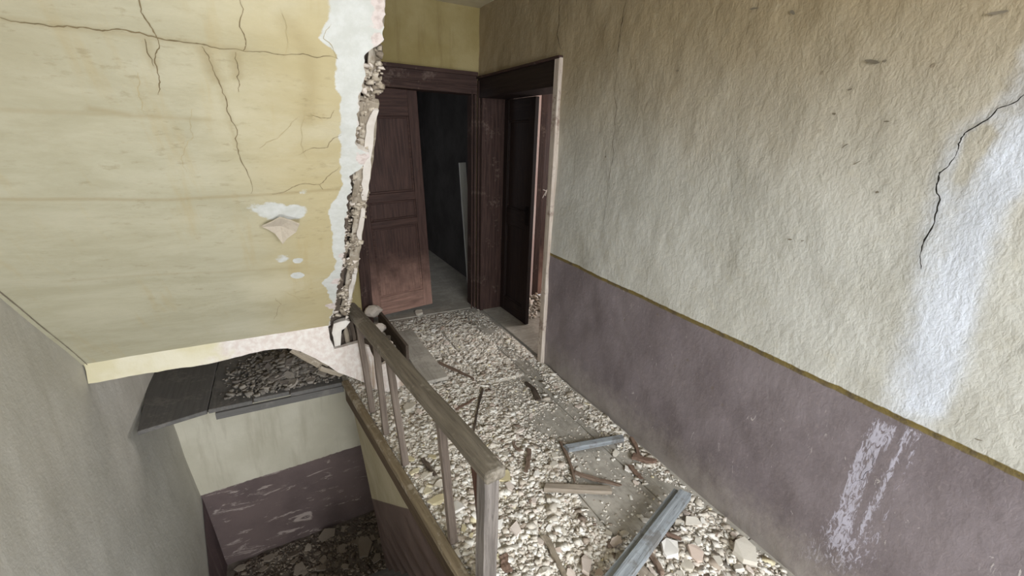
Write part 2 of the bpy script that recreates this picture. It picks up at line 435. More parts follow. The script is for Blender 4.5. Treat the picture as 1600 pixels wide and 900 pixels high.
def basis(p0, p1, up=(0, 0, 1)):
    x = Vector(p1) - Vector(p0); L = x.length; x.normalize()
    y = Vector(up).cross(x)
    if y.length < 1e-4: y = Vector((0, 1, 0))
    y.normalize(); z = x.cross(y)
    m = Matrix((x, y, z)).transposed().to_4x4(); m.translation = Vector(p0)
    return m, L
def beam(name, p0, p1, w, t, mat, parent=None, up=(0, 0, 1), roll=0.0, kind=None, label=None, cat=None, group=None, **kw):
    m, L = basis(p0, p1, up)
    me = beam_mesh(name, L, w, t, **kw)
    o = link(name, me, mat, None, kind, label, cat, group)
    m = m @ Matrix.Rotation(roll, 4, 'X')
    if parent:
        o.parent = parent; o.matrix_local = parent.matrix_world.inverted() @ m if parent.matrix_world != Matrix.Identity(4) else m
    else: o.matrix_world = m
    return o

# ================================================================== THE SETTING
XR, YF, XL, ZC, YB = 1.63, 3.72, -0.90, 2.60, -1.30
EX0, EY0, EX1, EY1 = 0.25, 2.78, 0.468, 1.03          # skewed edge of the landing
def edge_x(y): return EX0 + (EX1 - EX0) * (EY0 - y) / (EY0 - EY1)

# ---- wall_right ---------------------------------------------------
def disp_r(y, z):
    return (fbm(y * 1.6, z * 1.6, 2, 3) - 0.5) * 0.030 + (fbm(y * 9, z * 7, 5, 3) - 0.5) * 0.010
ny, nz = 336, 178
Y, Z = np.meshgrid(np.linspace(YB, YF, ny), np.linspace(-0.02, ZC, nz), indexing='ij')
# snap the grid to the door opening
DY0, DY1, DZ = 2.50, 3.66, 1.97
def snap(arr, val, axis):
    line = arr[:, 0] if axis == 0 else arr[0, :]
    i = int(np.argmin(abs(line - val)))
    if axis == 0: arr[i, :] = val
    else: arr[:, i] = val
    return i
i0 = snap(Y, DY0, 0); i1 = snap(Y, DY1, 0); j1 = snap(Z, DZ, 1)
skip = np.zeros((ny - 1, nz - 1), bool); skip[i0:i1, 0:j1] = True
def yz(pts): return [tuple(onx(p, XR)[1:]) for p in pts]
stain = yz([(1760, -260), (1640, 40), (1600, 95), (1560, 170), (1500, 200), (1478, 240), (1462, 300), (1450, 360), (1440, 420), (1430, 500), (1405, 560), (1385, 620), (1372, 650), (1440, 685), (1475, 620), (1500, 560), (1520, 490), (1545, 400), (1575, 320), (1640, 260), (1800, 0)])
core = yz([(1770, -120), (1640, 150), (1600, 190), (1550, 250), (1515, 330), (1480, 420), (1445, 520), (1415, 640), (1470, 650), (1490, 560), (1510, 500), (1530, 400), (1560, 330), (1640, 250), (1800, 0)])
s = 0.52 * sstep(-0.06, 0.02, sdpoly(Y, Z, stain)) + 0.42 * sstep(-0.03, 0.03, sdpoly(Y, Z, core))
ypatch = yz([(1512, 215), (1545, 190), (1560, 210), (1530, 250), (1505, 290), (1490, 290)])
s = s - 0.5 * sstep(-0.01, 0.012, sdpoly(Y, Z, ypatch))
s = s + 0.14 * sstep(0.45, 0.0, abs(Z - 1.15)) * sstep(2.4, 0.5, Y)
drip = yz([(1365, 652), (1345, 690), (1328, 725), (1310, 780), (1285, 860), (1325, 860), (1345, 790), (1370, 720), (1395, 690), (1402, 668)])
d = 0.68 * sstep(-0.012, 0.016, sdpoly(Y, Z, drip))
for pts, w in (([(1420, 672), (1400, 715), (1375, 770), (1345, 830)], 0.011), ([(1438, 682), (1415, 745), (1392, 800), (1370, 850)], 0.0035)):
    d = np.maximum(d, 0.72 * sstep(w + 0.008, w * 0.3, sdline(Y, Z, yz(pts))))
spray = yz([(1240, 870), (1290, 800), (1360, 830), (1380, 880), (1300, 920)])
d = np.maximum(d, 0.42 * sstep(-0.08, 0.06, sdpoly(Y, Z, spray)))
Pr = np.stack([XR + disp_r(Y, Z) * np.where(Z < 0.0, 0, 1), Y, Z], -1)
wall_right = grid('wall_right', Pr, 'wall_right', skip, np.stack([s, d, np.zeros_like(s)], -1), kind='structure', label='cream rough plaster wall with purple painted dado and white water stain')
boxes('wall_right_core', [((XR + 0.03, YB, -0.02), (XR + 0.2, DY0 - 0.005, ZC)), ((XR + 0.03, DY1 + 0.005, -0.02), (XR + 0.2, YF + 0.15, ZC)), ((XR + 0.03, DY0 - 0.005, DZ + 0.005), (XR + 0.2, DY1 + 0.005, ZC))], 'wall_plain', kind='structure')

# ---- wall_far ------------------------------------------------------
FX0, FX1, FZ = 0.60, 1.60, 1.985
X, Z2 = np.meshgrid(np.linspace(-1.1, XR + 0.03, 120), np.linspace(-0.02, ZC, 120), indexing='ij')
a0 = snap(X, FX0, 0); a1 = snap(X, FX1, 0); b1 = snap(Z2, FZ, 1)
sk = np.zeros((119, 119), bool); sk[a0:a1, 0:b1] = True
Pf = np.stack([X, YF + (fbm(X * 5, Z2 * 5, 8, 3) - 0.5) * 0.008, Z2], -1)[::-1]
grid('wall_far', Pf, 'wall_far', sk[::-1], kind='structure', label='mustard plaster wall above the far doorway')
boxes('wall_far_core', [((-1.1, YF + 0.02, -0.02), (FX0 - 0.005, YF + 0.15, ZC)), ((FX1 + 0.005, YF + 0.02, -0.02), (XR + 0.03, YF + 0.15, ZC)), ((FX0 - 0.005, YF + 0.02, FZ + 0.005), (FX1 + 0.005, YF + 0.15, ZC))], 'wall_plain', kind='structure')

# ---- wall_left (continues down the stairwell, leaning a little below) ----
def left_x(z): return XL + 0.075 * np.maximum(0, -z - 0.45)
Y3, Z3 = np.meshgrid(np.linspace(YB, 3.80, 150), np.linspace(-3.6, ZC, 150), indexing='ij')
dl = (fbm(Y3 * 2, Z3 * 2, 11, 3) - 0.5) * 0.020
Pl = np.stack([left_x(Z3) + dl, Y3, Z3], -1)[::-1]
grid('wall_left', Pl, 'wall_left', kind='structure', label='grey cream plaster wall of the stairwell')
# purple dado of the descending flight
dz = []
yy = np.linspace(0.6, 3.545, 60)
top = -1.19 - (3.55 - yy) * 0.95
V = []; F = []
for i, (y_, t_) in enumerate(zip(yy, top)):
    for z_ in (t_, -3.59):
        z_ = max(z_, -3.6)
        V.append((float(left_x(np.array(z_))) + (fbm(np.array([y_ * 2]), np.array([z_ * 2]), 11, 3)[0] - 0.5) * 0.02 + 0.004, y_, z_))
for i in range(len(yy) - 1): F.append((2 * i, 2 * i + 1, 2 * i + 3, 2 * i + 2))

# ---- ceiling, rear wall with window, rear part --------------------------------
cx, cy = np.meshgrid(np.linspace(-1.1, XR + 0.2, 60), np.linspace(YB, YF + 0.15, 80), indexing='ij')
grid('ceiling', np.stack([cx, cy, ZC + (fbm(cx * 2, cy * 2, 4, 3) - 0.5) * 0.02], -1)[::-1], 'ceiling', kind='structure', label='cream plaster ceiling')
WX0, WX1, WZ0, WZ1 = -0.05, 1.50, 0.70, 2.40
boxes('wall_rear', [((-1.1, YB - 0.2, 0.6), (WX0, YB, ZC)), ((WX1, YB - 0.2, -0.2), (XR + 0.2, YB, ZC)), ((WX0, YB - 0.2, -0.2), (WX1, YB, WZ0)), ((WX0, YB - 0.2, WZ1), (WX1, YB, ZC)),
    ((-1.1, YB - 0.2, -3.6), (-0.84, YB, 0.6)), ((-0.22, YB - 0.2, -0.2), (WX0, YB, 0.6)), ((-0.22, YB - 0.2, -3.6), (0.9, YB, -0.2)), ((-0.84, YB - 0.2, -3.6), (-0.22, YB, -1.1))], 'wall_plain', kind='structure', label='rear wall with a window behind the camera')
w = empty('window_1', (0, YB - 0.1, 0), kind='structure', label='brown wooden window in the rear wall')
boxes('window_frame', [((WX0, -0.03, WZ0), (WX0 + 0.05, 0.03, WZ1)), ((WX1 - 0.05, -0.03, WZ0), (WX1, 0.03, WZ1)), ((WX0 + 0.05, -0.03, WZ0), (WX1 - 0.05, 0.03, WZ0 + 0.05)), ((WX0 + 0.05, -0.03, WZ1 - 0.05), (WX1 - 0.05, 0.03, WZ1))], 'window_wood', w)
boxes('mullion', [((0.69, -0.025, WZ0 + 0.05), (0.75, 0.025, WZ1 - 0.05))], 'window_wood', w)
w2 = empty('added_stair_window', (0, YB - 0.1, 0), kind='structure', label='narrow unseen window added to the rear wall to light the stairwell')  # made-up opening that lets the added lamp reach the stairwell
boxes('window_frame', [((-0.84, -0.03, -1.1), (-0.80, 0.03, 0.6)), ((-0.26, -0.03, -1.1), (-0.22, 0.03, 0.6)), ((-0.80, -0.03, -1.1), (-0.26, 0.03, -1.06)), ((-0.80, -0.03, 0.56), (-0.26, 0.03, 0.6))], 'window_wood', w2)

# ---- floor ---------------------------------------------------------------
FL = empty('floor', kind='structure', label='worn dusty wooden plank floor of the landing')
def plank(parent, xa, xb, ya, yb, z, th, mat, skew0=None, seed=0, crook=0.0, endskew=0.0):
    """board lying along Y (local X = length)"""
    r = random.Random(seed)
    n = 8; bm = bmesh.new(); rings = []
    for i in range(n + 1):
        f = i / n; y = ya + (yb - ya) * f
        x0 = skew0(y) if skew0 else xa
        j0 = r.uniform(-1, 1) * crook; j1 = r.uniform(-1, 1) * crook
        dzz = r.uniform(-1, 1) * 0.0015
        rings.append([bm.verts.new(p) for p in ((y - ya, -(x0 + j0 - xa), z - th), (y - ya, -(x0 + j0 - xa), z + dzz), (y - ya + (endskew if i == 0 else 0), -(xb + j1 - xa), z + dzz), (y - ya + (endskew if i == 0 else 0), -(xb + j1 - xa), z - th))])
    for a, b in zip(rings[:-1], rings[1:]):
        for k in range(4): bm.faces.new((a[k], b[k], b[(k + 1) % 4], a[(k + 1) % 4]))
    bm.faces.new(rings[0]); bm.faces.new(rings[-1][::-1])
    bmesh.ops.recalc_face_normals(bm, faces=bm.faces[:])
    bm.normal_update()
    bmesh.ops.bevel(bm, geom=[e for e in bm.edges if e.calc_face_angle(0) > 0.9], offset=0.003, segments=1, affect='EDGES')
    o = link('plank', from_bm('plank', bm), mat, parent)
    o.location = (xa, ya, 0); o.rotation_euler = (0, 0, math.pi / 2)
    return o
G = 0.004
joints = [0.52, 0.80, 1.10, 1.43, 1.645]
breaks = {0: [1.03, 2.78, 3.87], 1: [-1.3, 0.4, 2.18, 3.87], 2: [-1.3, 1.25, 3.05, 3.87], 3: [-1.3, 0.9, 2.62, 3.87], 4: [-1.3, 0.75, 2.9, 3.87]}
xs = [None] + joints
for k in range(5):
    bs = breaks[k]
    for a, b in zip(bs[:-1], bs[1:]):
        if k == 0:
            sk0 = (lambda y: edge_x(y) + 0.0) if b <= 2.79 else (lambda y: 0.235)
            plank(FL, 0.235, joints[0] - G, a + 0.002, b - 0.002, 0.0, 0.03, 'plank', sk0, seed=k * 7 + int(a * 10))
        else:
            plank(FL, xs[k] + G, xs[k + 1] - G, a + 0.002, b - 0.002, random.Random(k * 3 + int(a * 9)).uniform(-0.003, 0.002), 0.03, 'plank', seed=k * 7 + int(a * 10))
for xa in (-0.14, 0.19):
    plank(FL, xa + G, xa + 0.33 - G, YB, 1.03, 0.0, 0.03, 'plank', seed=int(xa * 100))
# joists under the boards
for y in (-1.0, -0.3, 0.4, 1.06, 1.7, 2.4, 3.1, 3.65):
    xa = edge_x(y) + 0.05 if 1.05 < y < 2.8 else (-0.13 if y < 1.05 else 0.27)
    boxes('joist', [((xa, y, -0.15), (XR + 0.015, y + 0.1, -0.033))], 'lath_dark', FL)
# threshold boards of the doorways
boxes('threshold', [((FX0 - 0.02, YF - 0.01, -0.02), (FX1 + 0.025, YF + 0.16, 0.008))], 'plank', FL, bevel=0.003)
boxes('threshold', [((XR + 0.02, DY0 + 0.02, -0.02), (XR + 0.25, DY1 - 0.02, 0.010))], 'plank', FL, bevel=0.003)
boxes('underfloor', [((-0.13, YB, -0.36), (XR + 0.2, 0.98, -0.30))], 'wall_plain', FL)
sf = boxes('ceiling_under_landing', [], 'wall_plain') if False else None

# ---- side panel under the landing edge (leaning inwards as it goes down) ----
def panel_x(y, z): return edge_x(y) + 0.012 + 0.085 * (-z)
V = []; F = []; ny_, nz_ = 40, 60
ys = np.linspace(EY1, EY0, ny_); zs = np.linspace(-0.02, -1.95, nz_)
YY, ZZ = np.meshgrid(ys, zs, indexing='ij')
PP = np.stack([panel_x(YY, ZZ) + (fbm(YY * 4, ZZ * 4, 21, 3) - 0.5) * 0.006, YY, ZZ], -1)
def mat_panel():
    t = NT('plaster_stair_panel', 0.9); v = t.coord(); x, y, z = t.xyz(v)
    n1 = t.noise(v, 3, 5); n2 = t.noise(t.coord((1, 5, 0.7)), 6, 5, 0.65)
    c = t.mix(t.step(n1, 0.35, 0.68), C(168, 156, 128), C(182, 171, 146))
    c = t.mix(t.math('MULTIPLY', t.step(n2, 0.52, 0.70), 0.4), c, C(194, 185, 166))
    zz = t.math('ADD', z, t.math('MULTIPLY', t.math('SUBTRACT', y, 2.16), 0.80))
    p = t.mix(t.step(n1, 0.35, 0.7), C(96, 80, 74), C(112, 95, 88))
    c = t.mix(t.step(zz, -0.545, -0.555), c, p)
    t.bump(plaster_relief(t, v, 0.7), 0.4, 0.01)
    return t.color(c)
M['panel'] = mat_panel()
sp = grid('wall_stair_side', PP, 'panel', kind='structure', label='cream and brown plaster side of the landing above the stairs')
boxes('wall_stair_side_core', [((0.70, EY1, -1.95), (0.78, EY0, -0.16))], 'wall_plain', kind='structure')
# end of that wall facing the lower landing
V = [(panel_x(EY0, -0.02), EY0, -0.02), (0.7, EY0, -0.02), (0.7, EY0, -1.95), (panel_x(EY0, -1.95), EY0, -1.95)]
link('wall_stair_end', mesh('wall_stair_end', V, [(0, 1, 2, 3)]), 'panel', kind='structure')
# nosing and fascia boards on the landing edge
tr = empty('trim_1', kind='structure', label='weathered wooden edge boards along the open side of the landing')
beam('nosing', (EX0 - 0.004, EY0, 0.004), (EX1 - 0.004, EY1 - 0.03, 0.004), 0.042, 0.034, 'trim_wood', tr, seg=14, rough=0.06, bevel=0.005, seed=4)
beam('fascia_board', (EX0 + 0.002, EY0, -0.075), (EX1 + 0.002, EY1, -0.075), 0.024, 0.12, 'fascia_dark', tr, seg=12, rough=0.04, bevel=0.003, seed=5)

# ---- lower landing and flights -----------------------------------------------
YL, ZL = 3.55, -1.95
X4, Z4 = np.meshgrid(np.linspace(-1.1, 0.9, 110), np.linspace(-3.6, -0.03, 150), indexing='ij')
grid('wall_lower_far', np.stack([X4, YL + (fbm(X4 * 3, Z4 * 3, 14, 3) - 0.5) * 0.014, Z4], -1)[::-1], 'wall_low', kind='structure', label='lower stairwell wall with flaking purple dado')
boxes('wall_lower_right', [((0.80, 1.0, -3.6), (0.9, YL, -0.16))], 'wall_plain', kind='structure')
fx, fy = np.meshgrid(np.linspace(-0.95, 0.82, 90), np.linspace(2.70, YL + 0.02, 50), indexing='ij')
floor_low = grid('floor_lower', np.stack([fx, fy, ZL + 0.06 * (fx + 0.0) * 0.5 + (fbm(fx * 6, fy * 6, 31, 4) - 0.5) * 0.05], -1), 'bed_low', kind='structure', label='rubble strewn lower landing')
dn_ = empty('stair_flight_down', kind='structure', label='flight of steps going down from the lower landing')
up_ = empty('stair_flight_up', kind='structure', label='flight of steps rising to the landing')
for i in range(7):
    boxes('step', [((-0.80, 2.72 - 0.24 * (i + 1), ZL - 0.2 * (i + 1) - 0.05), (-0.20, 2.72 - 0.24 * i, ZL - 0.2 * (i + 1)))], 'plank_dark', dn_, bevel=0.004)
for i in range(8):
    boxes('step', [((-0.14, 2.72 - 0.205 * (i + 1), ZL + 0.215 * (i + 1) - 0.05), (0.46, 2.72 - 0.205 * i, ZL + 0.215 * (i + 1)))], 'plank_dark', up_, bevel=0.004)

# purple dado on the left wall following the stairs
n_ = 50
yy = np.linspace(1.2, YL - 0.003, n_)
V = []; F = []
for y_ in yy:
    t_ = -1.20 - (YL - y_) * 0.92
    for f in np.linspace(0, 1, 8):
        z_ = t_ * (1 - f) + (-3.6) * f if t_ > -3.6 else -3.6
        dd = float((fbm(np.array([y_ * 2.0]), np.array([z_ * 2.0]), 11, 3)[0] - 0.5) * 0.02)
        V.append((float(left_x(np.array(z_))) + dd + 0.005, y_, z_))
for i in range(n_ - 1):
    for j in range(7):
        a = i * 8 + j; F.append((a, a + 1, a + 9, a + 8))
M['dado_low'] = mat_plain_plaster('paint_purple_low', C(112, 94, 94), C(98, 84, 84), C(140, 126, 120), 4.0)
link('trim_2', mesh('trim_2', V, F), 'dado_low', kind='structure', label='purple painted dado on the left stairwell wall')

# ---- ledge of dark boards below the sloped ceiling -------------------------------
LG = empty('floor_ledge', kind='structure', label='dark dusty board ledge across the stairwell under the sloped ceiling')
lj = [-0.85, -0.535, -0.30, -0.09, 0.245]
ends = [2.725, 2.80, 2.82, 2.80]
for k in range(4):
    lsk = (lambda y: -0.852 - 0.07 * (y - 2.72) / 0.72 * 1.0) if k == 0 else None
    plank(LG, lj[k] + 0.003, lj[k + 1] - 0.003, ends[k], 3.70, -0.002 * k, 0.026, 'plank_dark', lsk, seed=60 + k, crook=0.0015, endskew=0.072 if k == 0 else 0.0)
boxes('bearer', [((-0.89, 3.0, -0.13), (0.245, 3.08, -0.036))], 'lath_dark', LG)
boxes('edge_board', [((-0.50, 2.79, -0.075), (0.235, 2.815, -0.030))], 'plank_dark', LG, bevel=0.003)

# ================================================================== SLOPED CEILING (soffit of the attic stair)
TH = math.radians(48.375); Y0S, Z0S = 2.504, 0.541
NS = np.array([0, math.tan(TH), 1.0]); KS = NS @ np.array([0, Y0S, Z0S])
NU = np.array([0, -math.sin(TH), -math.cos(TH)])          # unit normal, facing the room
def xs_of(p):
    q = onplane(p, NS, KS); return float(q[0]), float((q[2] - Z0S) / math.sin(TH))
def disp_s(x, s): return (fbm(np.asarray(x) * 2.2, np.asarray(s) * 2.2, 41, 3) - 0.5) * 0.022
def P_s(x, s, h=0.0):
    h = h + disp_s(x, s)
    return np.stack([np.asarray(x) + 0 * h, Y0S - np.asarray(s) * math.cos(TH) + NU[1] * h, Z0S + np.asarray(s) * math.sin(TH) + NU[2] * h], -1)
E1 = [(512, 516), (523, 480), (530, 440), (538, 400), (540, 350), (546, 310), (550, 297), (548, 277), (570, 262), (577, 240), (558, 233), (558, 213), (560, 173), (560, 150), (567, 133), (573, 87), (583, 75), (598, 66), (602, 30), (604, 0), (606, -60), (606, -200)]
E2 = [(545, 500), (548, 470), (556, 440), (560, 410), (566, 370), (572, 330), (575, 300), (577, 285), (580, 250), (583, 225), (582, 215), (588, 190), (594, 160), (597, 130), (595, 105), (600, 80), (603, 55), (604, 20), (606, 0), (608, -60), (608, -200)]
E0 = [(514, 512), (520, 480), (505, 440), (525, 420), (520, 370), (515, 330), (533, 290), (530, 250), (533, 220), (530, 180), (523, 110), (525, 85), (505, 60), (520, 30), (515, 0), (512, -60), (512, -200)]
def edge_fn(E):
    q = sorted([xs_of(p) for p in E], key=lambda t: t[1])
    sx = np.array([a for a, b in q]); ss = np.array([b for a, b in q])
    return lambda s: np.interp(s, ss, sx)
f1, f2, f0 = edge_fn(E1), edge_fn(E2), edge_fn(E0)
SMAX = (ZC + 0.02 - Z0S) / math.sin(TH)
nS, nX = 420, 110
S1 = np.linspace(0, SMAX, nS)
jag = (fbm(S1 * 24, S1 * 0 + 3, 50, 3) - 0.5) * 0.028 + (vnoise(S1 * 90, S1 * 0, 51) - 0.5) * 0.010
e1 = f1(S1) + jag
T = np.linspace(0, 1, nX) ** 0.9
SS, TT = np.meshgrid(S1, T, indexing='ij')
XX = XL - 0.02 + (e1[:, None] - XL + 0.02) * TT
white = 0.5 + (XX - f0(SS) - (fbm(SS * 16, XX * 16, 52, 3) - 0.5) * 0.03) / 0.05
def spot(px, r, gain):
    x, s = xs_of(px); return gain * sstep(r, r * 0.2, np.hypot(XX - x, (SS - s) * 1.0))
white = np.maximum(np.clip(white, 0, 1), np.maximum.reduce([spot((425, 330), 0.10, 0.72), spot((460, 332), 0.085, 0.72), spot((400, 325), 0.07, 0.55), spot((465, 432), 0.05, 0.85), spot((466, 408), 0.045, 0.68), spot((440, 405), 0.07, 0.55), spot((475, 300), 0.04, 0.5)]))
pink = np.clip(0.5 + (XX - (f1(SS) - 0.006)) / 0.05, 0, 1) * 0.8
for pp, rr in (((592, 30), 0.05), ((597, 0), 0.05), ((590, 62), 0.035), ((568, 250), 0.045), ((530, 440), 0.05), ((520, 480), 0.06), ((534, 400), 0.04)):
    x_, s_ = xs_of(pp); pink = np.maximum(pink, 0.8 * sstep(rr, rr * 0.2, np.hypot(XX - x_, SS - s_) * (0.3 + 1.4 * fbm(XX * 30, SS * 30, 130, 3))))
lines = np.zeros_like(XX)
for pts, w_, g in (([(316, 76), (330, 105), (337, 125)], 0.014, 0.8), ([(368, 84), (371, 118)], 0.012, 0.7), ([(228, 66), (242, 105)], 0.010, 0.6), ([(140, 172), (200, 182)], 0.008, 0.7), ([(0, 30), (120, 46), (250, 62), (384, 77)], 0.007, 0.5), ([(345, 135), (355, 175), (370, 230)], 0.007, 0.5), ([(0, 312), (260, 312), (533, 298)], 0.006, 0.7), ([(0, 172), (200, 183), (330, 188)], 0.006, 0.45), ([(480, 190), (485, 130), (480, 80), (445, 30)], 0.02, 0.45), ([(100, 440), (320, 425), (470, 420)], 0.006, 0.3)):
    lines = np.maximum(lines, g * sstep(w_ * 2, 0, sdline(XX, SS, [xs_of(p) for p in pts])))
Psf = P_s(XX, SS)
CEI = grid('ceiling_sloped', Psf, 'soffit', None, np.stack([white, lines, pink], -1), kind='structure', label='sloped yellow plaster ceiling under the attic stair, cracked and broken along its edge')
# broken plaster thickness along the edge
edge_pts = P_s(e1, S1); back_pts = P_s(e1 + (vnoise(S1 * 60, S1 * 0, 55) - 0.5) * 0.012 - 0.004, S1, -0.028)
V = np.concatenate([edge_pts, back_pts]); F = [(i, i + 1, nS + i + 1, nS + i) for i in range(nS - 1)]
link('broken_plaster_edge', mesh('broken_plaster_edge', V, F), 'white_plaster', CEI)
# exposed timber: stringer with laths and lumps of mortar between
def s_pt(x, s, h): return tuple(P_s(np.array(x), np.array(s), h))
UPN = tuple(-NU)
def slope_beam(name, xa, sa, xb, sb, h, w, t, mat, **kw):
    pa = s_pt(xa, sa, h); pb = s_pt(xb, sb, h)
    return beam(name, pa, pb, w, t, mat, CEI, up=UPN, **kw)
for sa, sb, dx, w_, h, mt, sd in ((0.15, 0.58, -0.012, 0.050, -0.045, 'lath', 1), (0.52, 1.02, -0.012, 0.044, -0.042, 'lath', 2), (1.03, 1.52, -0.020, 0.058, -0.040, 'lath', 3), (1.40, 1.85, -0.010, 0.034, -0.052, 'lath', 4),
                               (0.10, 0.70, -0.062, 0.030, -0.040, 'lath_dark', 5), (0.75, 1.30, -0.066, 0.030, -0.042, 'lath_dark', 6), (1.25, 1.60, -0.062, 0.022, -0.036, 'lath', 7)):
    slope_beam('lath', float(f2(sa)) + dx, sa, float(f2(sb)) + dx, sb, h, w_, 0.018, mt, seg=10, rough=0.10, bevel=0.002, seed=sd, split=0.012)
slope_beam('stringer', float(f2(0.0)) - 0.055, -0.02, float(f2(2.0)) - 0.045, 2.2, -0.088, 0.11, 0.05, 'lath_dark', seg=12, rough=0.05, seed=9)
# outer plaster skin left on the edge
for sa, sb, w_ in ((1.06, 1.50, 0.020), (0.80, 1.0, 0.010), (0.25, 0.55, 0.011)):
    n = 14; V = []; F = []
    for i in range(n + 1):
        s_ = sa + (sb - sa) * i / n
        wob = float(vnoise(np.array(s_ * 40), np.array(0.0), 61)) - 0.5
        k = math.sin(math.pi * (0.12 + 0.76 * i / n))
        for dx, h in ((0.006 + wob * 0.006, -0.020), (-w_ * k - 0.004 + wob * 0.012, -0.022), (-w_ * k - 0.004 + wob * 0.012, -0.036), (0.006 + wob * 0.006, -0.060)):
            V.append(s_pt(float(f2(s_)) + dx, s_, h))
    for i in range(n):
        for j in range(4): a = 4 * i; F.append((a + j, a + (j + 1) % 4, a + 4 + (j + 1) % 4, a + 4 + j))
    F += [(0, 3, 2, 1), (4 * n, 4 * n + 1, 4 * n + 2, 4 * n + 3)]
    link('plaster_skin', mesh('plaster_skin', V, F), 'white_plaster', CEI)

# ---- rubble generator -------------------------------------------------------------
_CUBE = np.array([(-1, -1, -1), (1, -1, -1), (1, 1, -1), (-1, 1, -1), (-1, -1, 1), (1, -1, 1), (1, 1, 1), (-1, 1, 1)], float)
_CF = np.array([(0, 3, 2, 1), (4, 5, 6, 7), (0, 1, 5, 4), (1, 2, 6, 5), (2, 3, 7, 6), (3, 0, 4, 7)])
def rot_mats(n, tilt, rng):
    a = rng.uniform(0, 2 * np.pi, n); t = rng.normal(0, tilt, n); b = rng.uniform(0, 2 * np.pi, n)
    ca, sa = np.cos(a), np.sin(a); z = np.zeros(n); o = np.ones(n)
    Rz = np.stack([ca, -sa, z, sa, ca, z, z, z, o], -1).reshape(n, 3, 3)
    ax = np.stack([np.cos(b), np.sin(b), z], -1); ct, st = np.cos(t), np.sin(t)
    K = np.zeros((n, 3, 3)); K[:, 0, 2] = ax[:, 1]; K[:, 1, 2] = -ax[:, 0]; K[:, 2, 0] = -ax[:, 1]; K[:, 2, 1] = ax[:, 0]
    Rt = np.eye(3)[None] + st[:, None, None] * K + (1 - ct)[:, None, None] * (K @ K)
    return Rt @ Rz
def pebbles(name, pos, size, mat, flat=0.5, tilt=0.4, seed=1, frame=None, **kw):
    rng = np.random.default_rng(seed); n = len(pos)
    v = _CUBE[None] * (1 + rng.uniform(-0.42, 0.30, (n, 8, 3)))
    sh = np.stack([rng.uniform(0.6, 1.35, n), rng.uniform(0.55, 1.0, n), rng.uniform(0.35, 1.1, n) * flat], -1)
    v = v * (sh * size[:, None] * 0.5)[:, None, :]
    v = np.einsum('nij,nkj->nki', rot_mats(n, tilt, rng), v)
    if frame is not None: v = v @ np.asarray(frame)
    v = v + pos[:, None, :]
    f = (_CF[None] + (np.arange(n) * 8)[:, None, None]).reshape(-1, 4)
    me = bpy.data.meshes.new(name)
    me.vertices.add(n * 8); me.vertices.foreach_set('co', v.reshape(-1).astype(np.float32))
    me.loops.add(f.size); me.loops.foreach_set('vertex_index', f.reshape(-1).astype(np.int32))
    me.polygons.add(len(f)); me.polygons.foreach_set('loop_start', (np.arange(len(f)) * 4).astype(np.int32))
    me.update(calc_edges=True)
    return link(name, me, mat, **kw)

rs = np.random.default_rng(23)
nm = 1500
s_ = rs.uniform(0.02, 1.72, nm); fr = rs.uniform(0, 1, nm)
keep = (vnoise(s_ * 14, fr * 2, 70) > 0.40)
s_, fr = s_[keep], fr[keep]
xm = f1(s_) - 0.012 + (f2(s_) + 0.004 - f1(s_) + 0.012) * fr
pm = P_s(xm, s_, -0.040 - 0.0 * s_) + 0
frame = np.array([[1, 0, 0], [0, math.cos(TH), -math.sin(TH)], [0, math.sin(TH), math.cos(TH)]])
pebbles('mortar_lumps', pm + rs.normal(0, 0.004, pm.shape), np.clip(rs.lognormal(math.log(0.015), 0.4, len(pm)), 0.006, 0.028), 'mortar', 0.7, 0.6, 5, parent=CEI, kind='stuff')

# ---- fascia strip below the sloped ceiling, with the broken panel at its right ------
YS = 2.50
def xz(pts): return [(float(ony(p, YS)[0]), float(ony(p, YS)[2])) for p in pts]
strip_px = [(130, 560), (250, 544), (380, 526), (470, 513), (512, 507), (514, 515), (516, 530), (522, 545), (545, 540), (560, 536), (577, 542), (590, 572), (606, 566), (634, 596), (630, 602), (607, 612), (584, 608), (566, 596), (548, 589), (529, 582), (512, 571), (493, 560), (470, 549), (449, 544), (413, 547), (378, 556), (324, 569), (260, 579), (200, 588), (137, 600)]
poly = xz(strip_px)
def solid_poly(name, poly, y0, y1, mat, parent=None, jitter=0.0, axis='y', **kw):
    bm = bmesh.new(); r = random.Random(3)
    pts = []
    for (a, b), (c, d) in zip(poly, poly[1:] + poly[:1]):
        n = max(1, int(math.hypot(c - a, d - b) / 0.03)) if jitter else 1
        for i in range(n):
            f = i / n; pts.append((a + (c - a) * f + r.uniform(-jitter, jitter), b + (d - b) * f + r.uniform(-jitter, jitter)))
    fr_ = [bm.verts.new((x, y0, z)) for x, z in pts]
    bk = [bm.verts.new((x + r.uniform(-jitter, jitter) * 1.5, y1, z + r.uniform(-jitter, jitter) * 1.5)) for x, z in pts]
    n = len(pts)
    f = bm.faces.new(fr_); g = bm.faces.new(bk[::-1])
    for i in range(n): bm.faces.new((fr_[(i + 1) % n], fr_[i], bk[i], bk[(i + 1) % n]))
    bmesh.ops.triangulate(bm, faces=[f, g])
    bmesh.ops.recalc_face_normals(bm, faces=bm.faces[:])
    return link(name, from_bm(name, bm), mat, parent, **kw)
